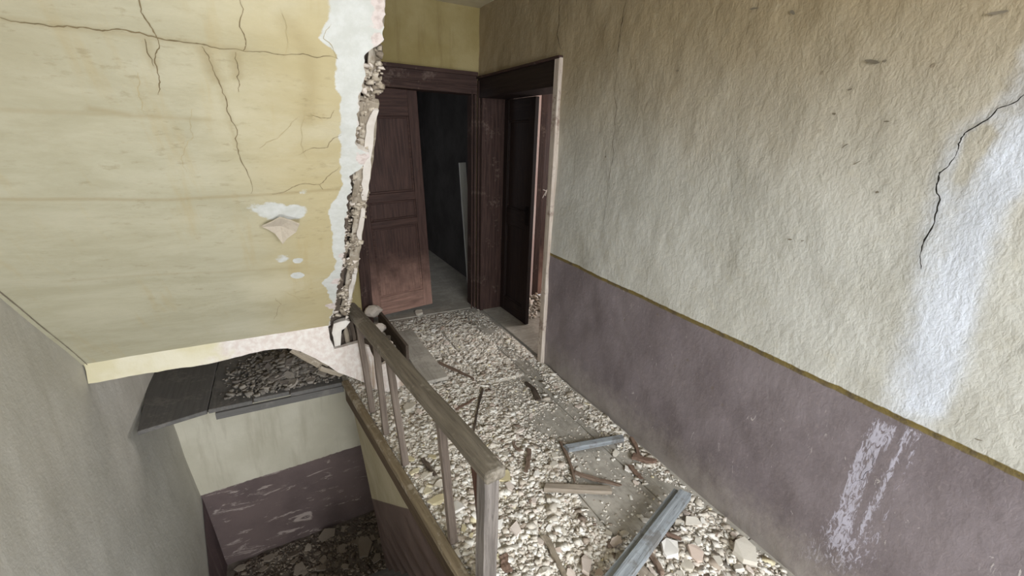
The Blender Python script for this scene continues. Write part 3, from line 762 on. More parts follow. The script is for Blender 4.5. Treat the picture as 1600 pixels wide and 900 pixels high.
def mat_fascia():
    t = NT('plaster_fascia_cream_to_pink', 0.9); v = t.coord(); x, y, z = t.xyz(v)
    n1 = t.noise(v, 7, 5); n2 = t.noise(v, 30, 5, 0.65)
    c = t.mix(t.step(n1, 0.35, 0.68), C(202, 192, 160), C(212, 204, 182))
    xe = t.math('ADD', x, t.math('MULTIPLY', t.math('SUBTRACT', n1, 0.5), 0.5))
    c = t.mix(t.step(xe, -0.42, -0.28), c, t.mix(t.step(n2, 0.36, 0.66), C(204, 190, 182), C(218, 211, 204)))
    nv = t.noise(t.coord((8, 1, 0.6)), 3, 4)
    c = t.mix(t.math('MULTIPLY', t.math('MULTIPLY', t.step(x, 0.2, 0.3), t.step(nv, 0.5, 0.66)), 0.7), c, C(150, 124, 98))
    t.bump(plaster_relief(t, v, 0.8), 0.4, 0.008)
    return t.color(c)
M['fascia_mix'] = mat_fascia()
FS = empty('trim_3', kind='structure', label='cream plaster fascia with a broken pinkish end below the sloped ceiling')
solid_poly('plaster_panel', poly, YS, YS + 0.03, 'fascia_mix', FS, 0.0025)
# laths showing where the plaster has broken away under the fascia
q = xz([(449, 546), (493, 556), (520, 572), (535, 570), (528, 586), (505, 582), (480, 566)])
for k, (a, b) in enumerate((((455, 547), (500, 572)), ((470, 548), (515, 570)), ((500, 575), (532, 585)), ((515, 562), (535, 588)))):
    pa = ony(a, YS + 0.045); pb = ony(b, YS + 0.045)
    beam('lath', pa, pb, 0.03, 0.012, 'lath', FS, up=(0, 1, 0), seg=5, rough=0.12, seed=80 + k, split=0.01)
# the hole beside the handrail end: dark laths and a plaster lump inside
for k, (a, b, w_, mt) in enumerate((((514, 512), (521, 548), 0.022, 'lath_dark'), ((538, 505), (545, 542), 0.025, 'lath'), ((548, 500), (556, 540), 0.022, 'lath_dark'), ((558, 505), (566, 545), 0.02, 'lath'), ((520, 545), (560, 537), 0.02, 'lath_dark'))):
    beam('lath', ony(a, YS + 0.05), ony(b, YS + 0.05), w_, 0.014, mt, FS, up=(0, 1, 0), seg=5, rough=0.12, seed=90 + k, split=0.008)
boxes('backing_board', [((0.16, YS + 0.075, 0.33), (0.36, YS + 0.09, 0.60))], 'lath_dark', FS)
lump = xz([(522, 506), (540, 500), (548, 503), (540, 512), (533, 516), (532, 540), (523, 542), (519, 520)])
solid_poly('plaster_lump', lump, YS + 0.0, YS + 0.04, 'white_plaster', FS, 0.003)

# ---- cracks -------------------------------------------------------------------------
def fract(pts, r, amp, it=3):
    pts = [np.array(p, float) for p in pts]
    for _ in range(it):
        out = [pts[0]]
        for a, b in zip(pts[:-1], pts[1:]):
            d = b - a; L = np.hypot(*d)
            m = (a + b) / 2 + np.array([-d[1], d[0]]) * r.uniform(-amp, amp)
            out += [m, b]
        pts = out
    return pts
def crack(parent, px, to2d, to3d, width, mat, seed, taper=True):
    r = random.Random(seed)
    p2 = fract([to2d(p) for p in px], r, 0.11)
    V = []; F = []; n = len(p2)
    for i, p in enumerate(p2):
        a = p2[max(0, i - 1)]; b = p2[min(n - 1, i + 1)]; d = b - a; d /= (np.hypot(*d) + 1e-9)
        nrm = np.array([-d[1], d[0]])
        f = i / (n - 1)
        w_ = width * (0.45 + 0.75 * r.random()) * (0.35 + 0.65 * min(1, 4 * min(f, 1 - f) + 0.1) if taper else 1)
        V += [to3d(p + nrm * w_), to3d(p - nrm * w_)]
    for i in range(n - 1): F.append((2 * i, 2 * i + 1, 2 * i + 3, 2 * i + 2))
    return link('crack', mesh('crack', V, F), mat, parent)
to_s = lambda p: xs_of(p)
s3 = lambda q: tuple(P_s(np.array(q[0]), np.array(q[1]), 0.0015))
SC = [([(0, 28), (60, 38), (120, 45), (160, 50), (190, 48), (245, 60), (300, 67), (330, 73), (380, 78)], 0.0024, 'crack'), ([(380, 78), (420, 80), (455, 83), (490, 88), (528, 92)], 0.0015, 'crack'),
      ([(222, -20), (220, 20), (243, 55), (247, 62)], 0.0022, 'crack'), ([(245, 60), (243, 90), (250, 130), (247, 150)], 0.0018, 'crack'), ([(372, -20), (374, 40), (384, 70), (380, 78)], 0.0016, 'crack'),
      ([(315, 72), (330, 100), (345, 135), (355, 175), (370, 230), (385, 265), (392, 302)], 0.0018, 'crack'), ([(368, 80), (370, 120), (373, 145)], 0.0016, 'crack'), ([(226, 62), (240, 105)], 0.0016, 'crack'),
      ([(425, 303), (450, 297), (465, 290), (500, 290), (515, 275), (530, 262)], 0.0015, 'crack'), ([(500, 290), (505, 298)], 0.001, 'crack'), ([(405, 232), (430, 218), (450, 200), (465, 183)], 0.001, 'crack_faint'), ([(468, 242), (490, 231), (512, 230), (520, 216), (533, 210)], 0.0012, 'crack'),
      ([(485, 178), (500, 183), (515, 183), (522, 170)], 0.0012, 'crack'), ([(528, 92), (505, 60), (518, 38)], 0.001, 'crack_faint'), ([(300, 170), (302, 215), (290, 230), (283, 250), (292, 270)], 0.001, 'crack_faint'),
      ([(215, 115), (215, 140), (222, 165), (225, 180)], 0.001, 'crack_faint'), ([(440, 20), (450, 60), (443, 90)], 0.0014, 'crack_faint'), ([(430, 465), (440, 475), (433, 492), (428, 500)], 0.001, 'crack'), ([(478, 165), (470, 200), (480, 250)], 0.001, 'crack_faint'), ([(445, 455), (470, 475)], 0.001, 'crack_faint')]
for k, (px, w_, mt) in enumerate(SC): crack(CEI, px, to_s, s3, w_ * 0.72, mt, 100 + k)
# joint where the sloped ceiling meets the left wall
def j3(q):
    return (float(q[0]), float(q[1]), float(q[2]))
V = []; F = []; rj = random.Random(5)
for i in range(60):
    s_i = 0.0 + i * 0.02
    wj = 0.0015 * rj.random() + (0.0022 if 0.35 < s_i < 1.2 else 0.0004)
    p = P_s(np.array(XL + 0.014), np.array(s_i), 0.004)
    V += [(p[0], p[1], p[2] - wj), (p[0] + 0.002, p[1], p[2] + wj)]
    if i: F.append((2 * i - 2, 2 * i - 1, 2 * i + 1, 2 * i))
link('crack', mesh('crack', V, F), 'gouge', CEI)
r3 = lambda q: (XR + float(disp_r(np.array(q[0]), np.array(q[1]))) - 0.0055, float(q[0]), float(q[1]))
to_r = lambda p: tuple(onx(p, XR)[1:])
for k, (px, w_, mt) in enumerate([([(1620, 138), (1560, 170), (1510, 208), (1500, 225), (1495, 245)], 0.0024, 'crack_dark'), ([(1495, 245), (1470, 270), (1465, 290), (1463, 335), (1445, 380), (1442, 420)], 0.0030, 'crack_dark'),
        ([(983, -10), (975, 35), (970, 70), (967, 95)], 0.0030, 'crack_wall'), ([(967, 95), (960, 140), (962, 165), (957, 215), (955, 255), (950, 300), (944, 350)], 0.0018, 'crack_wall'), ([(875, -10), (876, 25), (873, 55), (880, 78)], 0.0035, 'crack_wall'), ([(944, 350), (940, 385)], 0.001, 'crack_faint'), ([(1360, 700), (1365, 730), (1330, 760)], 0.001, 'crack_dark')]):
    crack(wall_right, px, to_r, r3, w_ * 0.7, mt, 200 + k)
# small gouges in the right wall
for k, (px, L_, a) in enumerate([((1365, 97), 0.05, 0.3), ((1385, 96), 0.012, 0.5), ((1388, 190), 0.016, 0.1), ((1322, 228), 0.02, -0.8), ((1342, 254), 0.025, -0.6), ((1330, 140), 0.012, 0.2), ((1060, 111), 0.02, 0.2), ((948, 140), 0.012, -0.4), ((945, 245), 0.012, 0.9), ((1235, 374), 0.018, 0.1), ((1255, 376), 0.010, 0.0), ((1530, 688), 0.02, -0.1), ((1305, 178), 0.012, 0.5), ((1372, 300), 0.01, 0.4), ((1180, 14), 0.05, 0.1), ((1240, 20), 0.03, 0.6), ((1560, 20), 0.05, 0.1)]):
    y_, z_ = to_r(px); rr = random.Random(300 + k); n = 7
    V = [r3((y_ + math.cos(2 * math.pi * i / n + 0.3) * L_ * 0.5 * math.cos(a) * rr.uniform(0.6, 1.1) - math.sin(2 * math.pi * i / n) * 0.003, z_ + math.cos(2 * math.pi * i / n) * L_ * 0.5 * math.sin(a) + math.sin(2 * math.pi * i / n) * 0.0035 * rr.uniform(0.3, 1.2))) for i in range(n)]
    link('gouge', mesh('gouge', V, [tuple(range(n))]), 'gouge', wall_right)
# hanging flake of plaster on the sloped ceiling
fl = [(408, 347), (424, 340), (436, 333), (452, 338), (467, 340), (462, 352), (448, 362), (441, 370), (428, 358), (418, 352)]
V = []; c_ = xs_of((438, 350))
for i, p in enumerate(fl):
    x_, s_i = xs_of(p); dist = math.hypot(x_ - c_[0], s_i - c_[1])
    h = 0.012 + 0.020 * (1 if i in (4, 5, 6, 7) else 0.3)
    V.append(tuple(P_s(np.array(x_), np.array(s_i), h)))
V.append(tuple(P_s(np.array(c_[0]), np.array(c_[1]), 0.006)))
n = len(fl); F = [(i, (i + 1) % n, n) for i in range(n)]
o = link('plaster_flake', mesh('plaster_flake', V, F), 'mortar', CEI)
md = o.modifiers.new('thickness', 'SOLIDIFY'); md.thickness = 0.006

# ================================================================== DOORS
def door_leaf(parent, name, W, H, mat, spec, T=0.035, loc=(0, 0, 0), rot=(0, 0, 0)):
    """local x = width from hinge, z up; front faces local -y. spec: list of (z0, z1) panels"""
    L = empty(name, loc, rot); L.parent = parent
    st = 0.085 if W > 0.5 else 0.075
    def vert(nm, x0, x1, z0, z1, y0, y1, mt):
        o = boxes(nm, [((0, 0, 0), (z1 - z0, x1 - x0, y1 - y0))], mt, L, bevel=0.003)
        o.matrix_local = Matrix(((0, 1, 0, x0), (0, 0, 1, y0), (1, 0, 0, z0), (0, 0, 0, 1))); return o
    def horz(nm, x0, x1, z0, z1, y0, y1, mt):
        o = boxes(nm, [((0, 0, 0), (x1 - x0, y1 - y0, z1 - z0))], mt, L, bevel=0.003)
        o.location = (x0, y0, z0); return o
    vert('stile', 0, st, 0, H, 0, T, mat); vert('stile', W - st, W, 0, H, 0, T, mat)
    zc = 0.0
    for z0, z1 in spec + [(H, H)]:
        if z0 - zc > 0.005: horz('rail', st, W - st, zc, z0, 0.001, T - 0.001, mat)
        zc = z1
    for z0, z1 in spec:
        p = vert('panel', st, W - st, z0, z1, 0.013, T - 0.008, mat)
        m_ = 0.018
        bm = bmesh.new()
        for lo, hi in (((st, 0.004, z0), (st + m_, 0.014, z1)), ((W - st - m_, 0.004, z0), (W - st, 0.014, z1)), ((st + m_, 0.004, z0), (W - st - m_, 0.014, z0 + m_)), ((st + m_, 0.004, z1 - m_), (W - st - m_, 0.014, z1))):
            add_box(bm, lo, hi)
        bmesh.ops.bevel(bm, geom=bm.edges[:], offset=0.004, segments=1, affect='EDGES')
        link('moulding', from_bm('moulding', bm), mat, L)
    return L

# far door (in wall_far): brown leaf ajar, sagging on its hinges
D1 = empty('door_1', kind='structure', label='brown panelled door standing ajar in the far doorway')
def lin(name, lo, hi, mat, parent, bevel=0.004):
    """box whose grain (local X) runs along its longest side"""
    d = [hi[i] - lo[i] for i in range(3)]; k = d.index(max(d))
    ax = [(0, 1, 2), (1, 2, 0), (2, 0, 1)][k]
    o = boxes(name, [((0, 0, 0), (d[ax[0]], d[ax[1]], d[ax[2]]))], mat, parent, bevel=bevel)
    m = Matrix.Identity(4)
    for c in range(3):
        for r_ in range(3): m[r_][c] = 1.0 if ax[c] == r_ else 0.0
    m.translation = Vector(lo); o.matrix_local = m; return o
lin('frame_jamb', (FX0 - 0.07, YF - 0.025, 0), (FX0 + 0.02, YF + 0.15, FZ - 0.03), 'frame', D1)
lin('frame_jamb', (FX1 - 0.012, YF - 0.02, 0), (XR - 0.022, YF + 0.15, FZ - 0.03), 'frame', D1)
lin('frame_head', (FX0 - 0.07, YF - 0.025, FZ - 0.03), (XR - 0.022, YF + 0.15, 2.10), 'frame', D1)
lin('frame_moulding', (FX0 - 0.09, YF - 0.045, 2.095), (XR - 0.022, YF + 0.01, 2.125), 'frame', D1)
lin('frame_bead', (FX0 - 0.07, YF - 0.034, 2.005), (XR - 0.022, YF - 0.02, 2.020), 'frame', D1)
lin('frame_bead', (XR - 0.075, YF - 0.03, 0), (XR - 0.062, YF - 0.018, FZ), 'frame', D1)
lf = door_leaf(D1, 'door_leaf', 0.585, 1.93, 'door', [(0.17, 0.80), (0.86, 1.02), (1.09, 1.70)], loc=(0.625, YF + 0.035, 0.035), rot=(0, -math.radians(2.7), math.radians(7)))

# side door (in wall_right): near leaf missing from view, far leaf closed
D2 = empty('door_2', kind='structure', label='dark brown panelled door in the right wall, one leaf open')
lin('casing', (XR - 0.030, DY0 - 0.055, 0.0), (XR + 0.20, DY0 + 0.0, 2.085), 'casing_pale', D2)
lin('frame_jamb', (XR - 0.012, DY0 + 0.0, 0.0), (XR + 0.20, DY0 + 0.018, DZ - 0.01), 'door_dark', D2)
lin('frame_jamb', (XR - 0.012, DY1 - 0.05, 0.0), (XR + 0.22, DY1, DZ - 0.01), 'frame', D2)
lin('casing', (XR - 0.024, DY1, 0.0), (XR + 0.03, YF - 0.028, 2.06), 'frame', D2)
lin('frame_head', (XR - 0.020, DY0, DZ - 0.045), (XR + 0.22, DY1 + 0.03, 2.075), 'door_dark', D2)
lin('frame_moulding', (XR - 0.034, DY0 - 0.055, 2.075), (XR + 0.02, YF - 0.028, 2.092), 'frame', D2)
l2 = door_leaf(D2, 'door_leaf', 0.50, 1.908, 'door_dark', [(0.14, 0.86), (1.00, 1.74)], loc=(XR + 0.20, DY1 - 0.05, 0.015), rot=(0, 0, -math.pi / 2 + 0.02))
boxes('lock_plate', [((0.43, -0.008, 0.90), (0.475, 0.0, 1.06))], 'iron', l2)
bm = bmesh.new()
for lo, hi in (((0.445, -0.05, 1.02), (0.457, -0.004, 1.032)), ((0.445, -0.055, 0.95), (0.457, -0.045, 1.032)), ((0.40, -0.055, 1.02), (0.457, -0.045, 1.034))): add_box(bm, lo, hi)
bmesh.ops.bevel(bm, geom=bm.edges[:], offset=0.003, segments=1, affect='EDGES')
link('handle', from_bm('handle', bm), 'iron', l2)
# open leaf, swung back into the side room
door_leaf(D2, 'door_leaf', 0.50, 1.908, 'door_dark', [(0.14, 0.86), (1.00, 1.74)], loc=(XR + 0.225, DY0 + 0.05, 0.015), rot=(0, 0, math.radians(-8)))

# ---- side room -----------------------------------------------------------------------
SX1, SY0 = 4.2, 1.2
boxes('floor_side_room', [((XR + 0.2, SY0, -0.05), (SX1, 3.78, 0.0))], 'plank', kind='structure', label='floor of the side room')
boxes('wall_side_room', [((XR + 0.2, 3.76, -0.05), (2.29, 3.92, ZC)), ((2.72, 3.76, -0.05), (SX1, 3.92, ZC)), ((2.29, 3.76, 2.12), (2.72, 3.92, ZC))], 'pink_wall', kind='structure', label='pale pink wall seen through the side doorway')
boxes('wall_side_room_outer', [((SX1, SY0 - 0.1, -0.05), (SX1 + 0.15, 2.1, ZC)), ((SX1, 3.3, -0.05), (SX1 + 0.15, 3.92, ZC)), ((SX1, 2.1, -0.05), (SX1 + 0.15, 3.3, 0.8)), ((SX1, 2.1, 2.1), (SX1 + 0.15, 3.3, ZC))], 'pink_wall', kind='structure')
boxes('wall_side_room_near', [((XR + 0.2, SY0 - 0.1, -0.05), (SX1, SY0, ZC))], 'pink_wall', kind='structure')
boxes('ceiling_side_room', [((XR + 0.2, SY0 - 0.1, ZC), (SX1 + 0.15, 3.92, ZC + 0.1))], 'ceiling', kind='structure')
D3 = empty('door_3', kind='structure', label='brown door in the wall of the side room')
lin('frame_jamb', (2.29, 3.757, 0.0), (2.36, 3.90, 2.03), 'frame', D3)
lin('frame_jamb', (2.64, 3.757, 0.0), (2.72, 3.90, 2.03), 'frame', D3)
lin('frame_head', (2.29, 3.757, 2.03), (2.72, 3.90, 2.12), 'frame', D3)
l3 = door_leaf(D3, 'door_leaf', 0.275, 2.02, 'door', [(0.14, 0.86), (1.00, 1.92)], loc=(2.362, 3.775, 0.008))
for k, (a, b) in enumerate((((846, 312), (855, 296)), ((848, 296), (856, 299)), ((855, 296), (852, 306)))):
    pa = ony(a, 3.773); pb = ony(b, 3.773)
    m_, L_ = basis(pa, pb, (0, 1, 0))
    o = link('paint_mark', beam_mesh('paint_mark', L_, 0.007, 0.002, seg=3, rough=0.2, bevel=0), 'scratch', l3)
    o.matrix_local = Matrix.Translation(-Vector(l3.location)) @ m_

rsr = np.random.default_rng(12); N = 1500
ux = rsr.uniform(1.95, 2.75, N); uy = rsr.uniform(3.1, 3.70, N); uk = rsr.random(N) < sstep(3.15, 3.6, uy); ux, uy = ux[uk], uy[uk]
pebbles('side_room_rubble', np.stack([ux, uy, 0.004 + 0.05 * sstep(3.25, 3.7, uy) * rsr.random(len(ux))], -1), np.clip(rsr.lognormal(math.log(0.022), 0.4, len(ux)), 0.006, 0.06), 'gravel', 0.6, 0.4, 19, kind='stuff', label='heap of pale rubble on the side room floor', cat='rubble')
# ---- back room -------------------------------------------------------------------------
boxes('floor_back_room', [((-0.3, YF + 0.15, -0.05), (1.92, 6.6, 0.0))], 'plank', kind='structure', label='grey floor of the dark room beyond the far door')
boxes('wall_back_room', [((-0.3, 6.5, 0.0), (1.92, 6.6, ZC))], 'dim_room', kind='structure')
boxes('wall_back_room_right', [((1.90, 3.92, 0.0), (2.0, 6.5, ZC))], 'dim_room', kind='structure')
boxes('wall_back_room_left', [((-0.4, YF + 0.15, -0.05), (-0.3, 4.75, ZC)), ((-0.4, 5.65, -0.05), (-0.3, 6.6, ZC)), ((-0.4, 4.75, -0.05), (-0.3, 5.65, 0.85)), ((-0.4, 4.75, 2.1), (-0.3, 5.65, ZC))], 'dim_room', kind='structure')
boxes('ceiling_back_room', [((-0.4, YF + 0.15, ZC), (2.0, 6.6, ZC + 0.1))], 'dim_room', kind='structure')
pa = ony((722, 254), 4.5); pb = np.array([1.865, 4.45, 0.0])
beam('plank', (pb[0], pb[1], 0.004), pa, 0.075, 0.025, 'pole', up=(0, 1, 0), seg=6, rough=0.03, seed=12, label='pale grey board leaning upright in the dark far doorway', cat='board')

# ================================================================== RAILING
RX0, RY0 = 0.305, 2.68
def rail_x(y): return 0.338 + 0.115 * (2.396 - y)
RL = empty('railing', (rail_x(1.03), 1.03, 0), label='weathered grey wooden balustrade with a flat handrail along the stairwell', cat='railing')
bpy.context.view_layer.update()
def onrail(p):
    return onplane(p, (1, 0.115, 0), 0.338 + 0.115 * 2.396)
def rp(name, p0, p1, w_, t_, mat, **kw): return beam(name, p0, p1, w_, t_, mat, RL, **kw)
ra = Vector((rail_x(2.70) + 0.004, 2.70, 0.578)); rb = Vector((rail_x(0.99) + 0.006, 0.985, 0.585))
rp('handrail', ra, rb, 0.078, 0.048, 'rail', seg=16, rough=0.025, bevel=0.012, seed=21)
rp('newel_post', (rail_x(1.03), 1.03, 0.0), (rail_x(1.03), 1.03, 0.562), 0.056, 0.056, 'post', up=(0.115, -1, 0), seg=8, rough=0.03, bevel=0.003, seed=22)
for k, (tp, bt, mt) in enumerate((((560, 512), (582, 645), 'baluster'), ((588, 548), (604, 690), 'baluster'), ((608, 572), (633, 722), 'baluster'), ((688, 672), (708, 852), 'baluster'))):
    a = onrail(tp); b = onrail(bt); b[2] = 0.012; a[2] = 0.56
    # keep the observed lean inside the rail plane
    rp('baluster', Vector(b), Vector(a), 0.032, 0.028, mt, up=(0.115, -1, 0), seg=8, rough=0.08, bevel=0.002, seed=30 + k)
a = onrail((735, 735)); b = onrail((722, 905)); b[2] = 0.012
rp('baluster', (0.53, 1.10, 0.012), (rail_x(1.13), 1.13, 0.56), 0.020, 0.016, 'baluster_red', up=(0.115, -1, 0), seg=8, rough=0.10, bevel=0.002, seed=36)

# ================================================================== DEBRIS OF THE ATTIC STAIR FOOT (behind the rail end)
beam('stair_board', (0.70, 2.86, 0.075), (0.655, 3.62, 0.085), 0.15, 0.022, 'lath_dark', up=(1, 0, 0), seg=6, rough=0.03, seed=41, label='dark board standing on edge beside the broken stair foot', cat='board')
beam('dusty_board', (0.80, 2.50, 0.030), (0.79, 3.38, 0.022), 0.17, 0.024, 'plank', seg=6, rough=0.02, seed=42, label='wide dusty board lying flat on the rubble near the railing end', cat='board')
beam('stair_tread', (0.36, 2.78, 0.05), (0.60, 3.30, 0.05), 0.16, 0.03, 'lath', seg=5, rough=0.04, seed=43, label='broken grey stair tread lying behind the far handrail end', cat='board')
beam('stair_tread', (0.58, 2.78, 0.085), (0.40, 3.26, 0.090), 0.12, 0.028, 'lath_dark', seg=5, rough=0.05, seed=44, label='dark broken stair tread lying across the grey one', cat='board')

def chunk_mesh(name, size, seed, sub=2, rough=0.22):
    bm = bmesh.new(); bmesh.ops.create_icosphere(bm, subdivisions=sub, radius=0.5)
    r = random.Random(seed); ph = [Vector((r.uniform(-1, 1), r.uniform(-1, 1), r.uniform(-1, 1))).normalized() for _ in range(14)]
    lim = [r.uniform(0.28, 0.46) for _ in ph]
    for v in bm.verts:
        for d, l in zip(ph, lim):
            k = v.co.dot(d)
            if k > l: v.co -= d * (k - l)
        v.co *= 1 + r.uniform(-rough, rough) * 0.25
        v.co = Vector((v.co.x * size[0], v.co.y * size[1], v.co.z * size[2]))
    return from_bm(name, bm)
for k, (px, z, sz, lab) in enumerate((((585, 486), 0.17, (0.17, 0.12, 0.11), 'grey rolled lump of plaster beside the far handrail end'), ((592, 512), 0.13, (0.13, 0.14, 0.09), 'pale plaster lump below the rolled lump at the handrail end'), ((577, 522), 0.12, (0.13, 0.12, 0.10), 'plaster lump resting on the broken stair behind the first baluster'), ((604, 538), 0.13, (0.12, 0.12, 0.08), 'flat plaster lump in front of the dark upright board'), ((618, 556), 0.06, (0.12, 0.14, 0.07), 'small plaster lump wedged between broken tread and upright board'))):
    p = onz(px, z)
    o = link('plaster_lump', chunk_mesh('plaster_lump', sz, 400 + k), 'mortar' if k != 2 else 'chip_grey', label=lab, cat='plaster')
    o.location = p

# ================================================================== RUBBLE ON THE LANDING
BARE = [(onz(p), r) for p, r in (((870, 660), 0.10), ((832, 585), 0.09), ((815, 570), 0.08), ((915, 700), 0.07), ((985, 735), 0.13), ((1010, 770), 0.10), ((940, 795), 0.13), ((960, 770), 0.12), ((905, 640), 0.06), ((885, 612), 0.05), ((700, 580), 0.08), ((680, 560), 0.08), ((660, 540), 0.07), ((690, 600), 0.06), ((930, 690), 0.06), ((765, 515), 0.07), ((785, 548), 0.06), ((1040, 800), 0.07))]
def coverage(x, y):
    n = fbm(x * 5.5, y * 5.5, 91, 4)
    right = np.where(y > 2.35, 1.40, 1.08)
    c = 1.0 - 0.72 * sstep(right - 0.04, right + 0.10, x)
    c = np.maximum(c, 0.75 * sstep(1.47, 1.54, x) * sstep(0.9, 1.3, y))
    c = np.maximum(c, 0.85 * sstep(1.02, 0.92, y) * sstep(1.05, 1.15, x) * sstep(1.66, 1.5, x))
    for q, r in BARE: c = c - 0.85 * np.exp(-((x - q[0]) ** 2 + (y - q[1]) ** 2) / (2 * (r * 0.75) ** 2))
    c = c - 0.45 * np.exp(-((x - 1.10) / 0.012) ** 2) - 0.5 * np.exp(-((x - 1.43) / 0.014) ** 2) - 0.3 * np.exp(-((x - 0.80) / 0.008) ** 2) * sstep(1.5, 1.2, y)
    c = c * sstep(edge_x(y) - 0.01, edge_x(y) + 0.05, x) * sstep(3.72, 3.45, y)
    return np.clip(c + (n - 0.5) * 0.75, 0, 1)
bx, by = np.meshgrid(np.linspace(0.24, 1.62, 140), np.linspace(0.45, 3.70, 300), indexing='ij')
cv = coverage(bx, by)
def bed_h(x, y, cv): return sstep(0.35, 1.0, cv) * 0.014 + (fbm(x * 18, y * 18, 93, 4) - 0.5) * 0.016 * cv - 0.012 + 0.0095 * sstep(0.4, 0.75, cv)
inb = bx < np.maximum(edge_x(by) + 0.02, 0.24)
hz = bed_h(bx, by, cv); hz = np.where(inb, -0.012, hz)
bedskip = inb[:-1, :-1] & inb[1:, 1:]
grid('plaster_dust', np.stack([bx, by, hz], -1), 'bed', bedskip, kind='stuff', label='bed of crushed plaster dust over the landing boards', cat='rubble')
rg = np.random.default_rng(77)
N = 125000
px_ = rg.uniform(0.24, 1.61, N); py_ = rg.uniform(0.5, 3.70, N)
cvv = coverage(px_, py_)
kp = (rg.random(N) < cvv * 0.95 + 0.04) & (px_ > edge_x(np.clip(py_, 1.0, 2.78)) + 0.015) & (px_ < XR - 0.02)
px_, py_, cvv = px_[kp], py_[kp], cvv[kp]
sz = rg.lognormal(math.log(0.0078), 0.45, len(px_)) * (1.12 - 0.16 * np.clip((py_ - 1.0) / 2, 0, 1))
sz = np.clip(sz, 0.004, 0.034)
pz = np.maximum(bed_h(px_, py_, cvv), 0.0) + sz * 0.10
pebbles('crushed_plaster', np.stack([px_, py_, pz], -1), sz, 'gravel', 0.45, 0.40, 8, kind='stuff', label='crushed plaster gravel covering the landing floor', cat='rubble')

N = 7000
qx = rg.uniform(0.30, 1.60, N); qy = 0.55 + 2.9 * rg.random(N) ** 1.35
cq = coverage(qx, qy)
kp = (rg.random(N) < cq * (0.25 + 0.9 * fbm(qx * 4, qy * 4, 120, 3))) & (qx > edge_x(np.clip(qy, 1.0, 2.78)) + 0.03) & (qx < XR - 0.03)
qx, qy, cq = qx[kp], qy[kp], cq[kp]
sq = np.clip(rg.lognormal(math.log(0.023), 0.32, len(qx)), 0.012, 0.045)
pebbles('plaster_shards', np.stack([qx, qy, np.maximum(bed_h(qx, qy, cq), 0.0) + 0.006], -1), sq, 'gravel', 0.28, 0.22, 9, kind='stuff', label='flat angular plaster shards strewn over the landing', cat='rubble')

# ---- individual plaster fragments ------------------------------------------------------
def chip_mesh(name, seed, mat, thick=0.22):
    r = random.Random(seed); n = r.choice((4, 5, 5, 6, 7))
    bm = bmesh.new(); pts = []
    for i in range(n):
        a = 2 * math.pi * (i + r.uniform(-0.28, 0.28)) / n; k = r.uniform(0.34, 0.56)
        pts.append((math.cos(a) * k * 1.15, math.sin(a) * k * r.uniform(0.7, 1.0)))
    top = [bm.verts.new((x * 0.95, y * 0.95, thick + r.uniform(-0.04, 0.04))) for x, y in pts]
    mid = [bm.verts.new((x * r.uniform(0.98, 1.06), y * r.uniform(0.98, 1.06), thick * 0.55)) for x, y in pts]
    bot = [bm.verts.new((x * r.uniform(0.8, 1.0), y * r.uniform(0.8, 1.0), 0.0)) for x, y in pts]
    for i in range(n):
        j = (i + 1) % n
        bm.faces.new((mid[i], mid[j], top[j], top[i])); bm.faces.new((bot[i], bot[j], mid[j], mid[i]))
    bm.faces.new(top); bm.faces.new(bot[::-1])
    me = from_bm(name, bm); me.materials.append(M[mat]); return me
chipW = [chip_mesh('plaster_fragment', 500 + i, 'chip_white', random.Random(i).uniform(0.14, 0.32)) for i in range(14)]
chipY = [chip_mesh('plaster_fragment', 540 + i, 'chip_yellow', 0.16) for i in range(6)]
chipP = [chip_mesh('plaster_fragment', 560 + i, 'chip_pink', 0.24) for i in range(6)]
chipG = [chip_mesh('plaster_fragment', 580 + i, 'chip_grey', 0.2) for i in range(8)]
def put_chip(me, loc, size, rz, tilt, label, group=None, name='plaster_fragment'):
    o = link(name, me, None, label=label, cat='plaster', group=group)
    o.location = loc; o.scale = (size, size, size); o.rotation_euler = (tilt[0], tilt[1], rz); return o
def ground(x, y):
    c = float(coverage(np.array([x]), np.array([y]))[0]); return max(0.0, float(bed_h(np.array([x]), np.array([y]), np.array([c]))[0]))
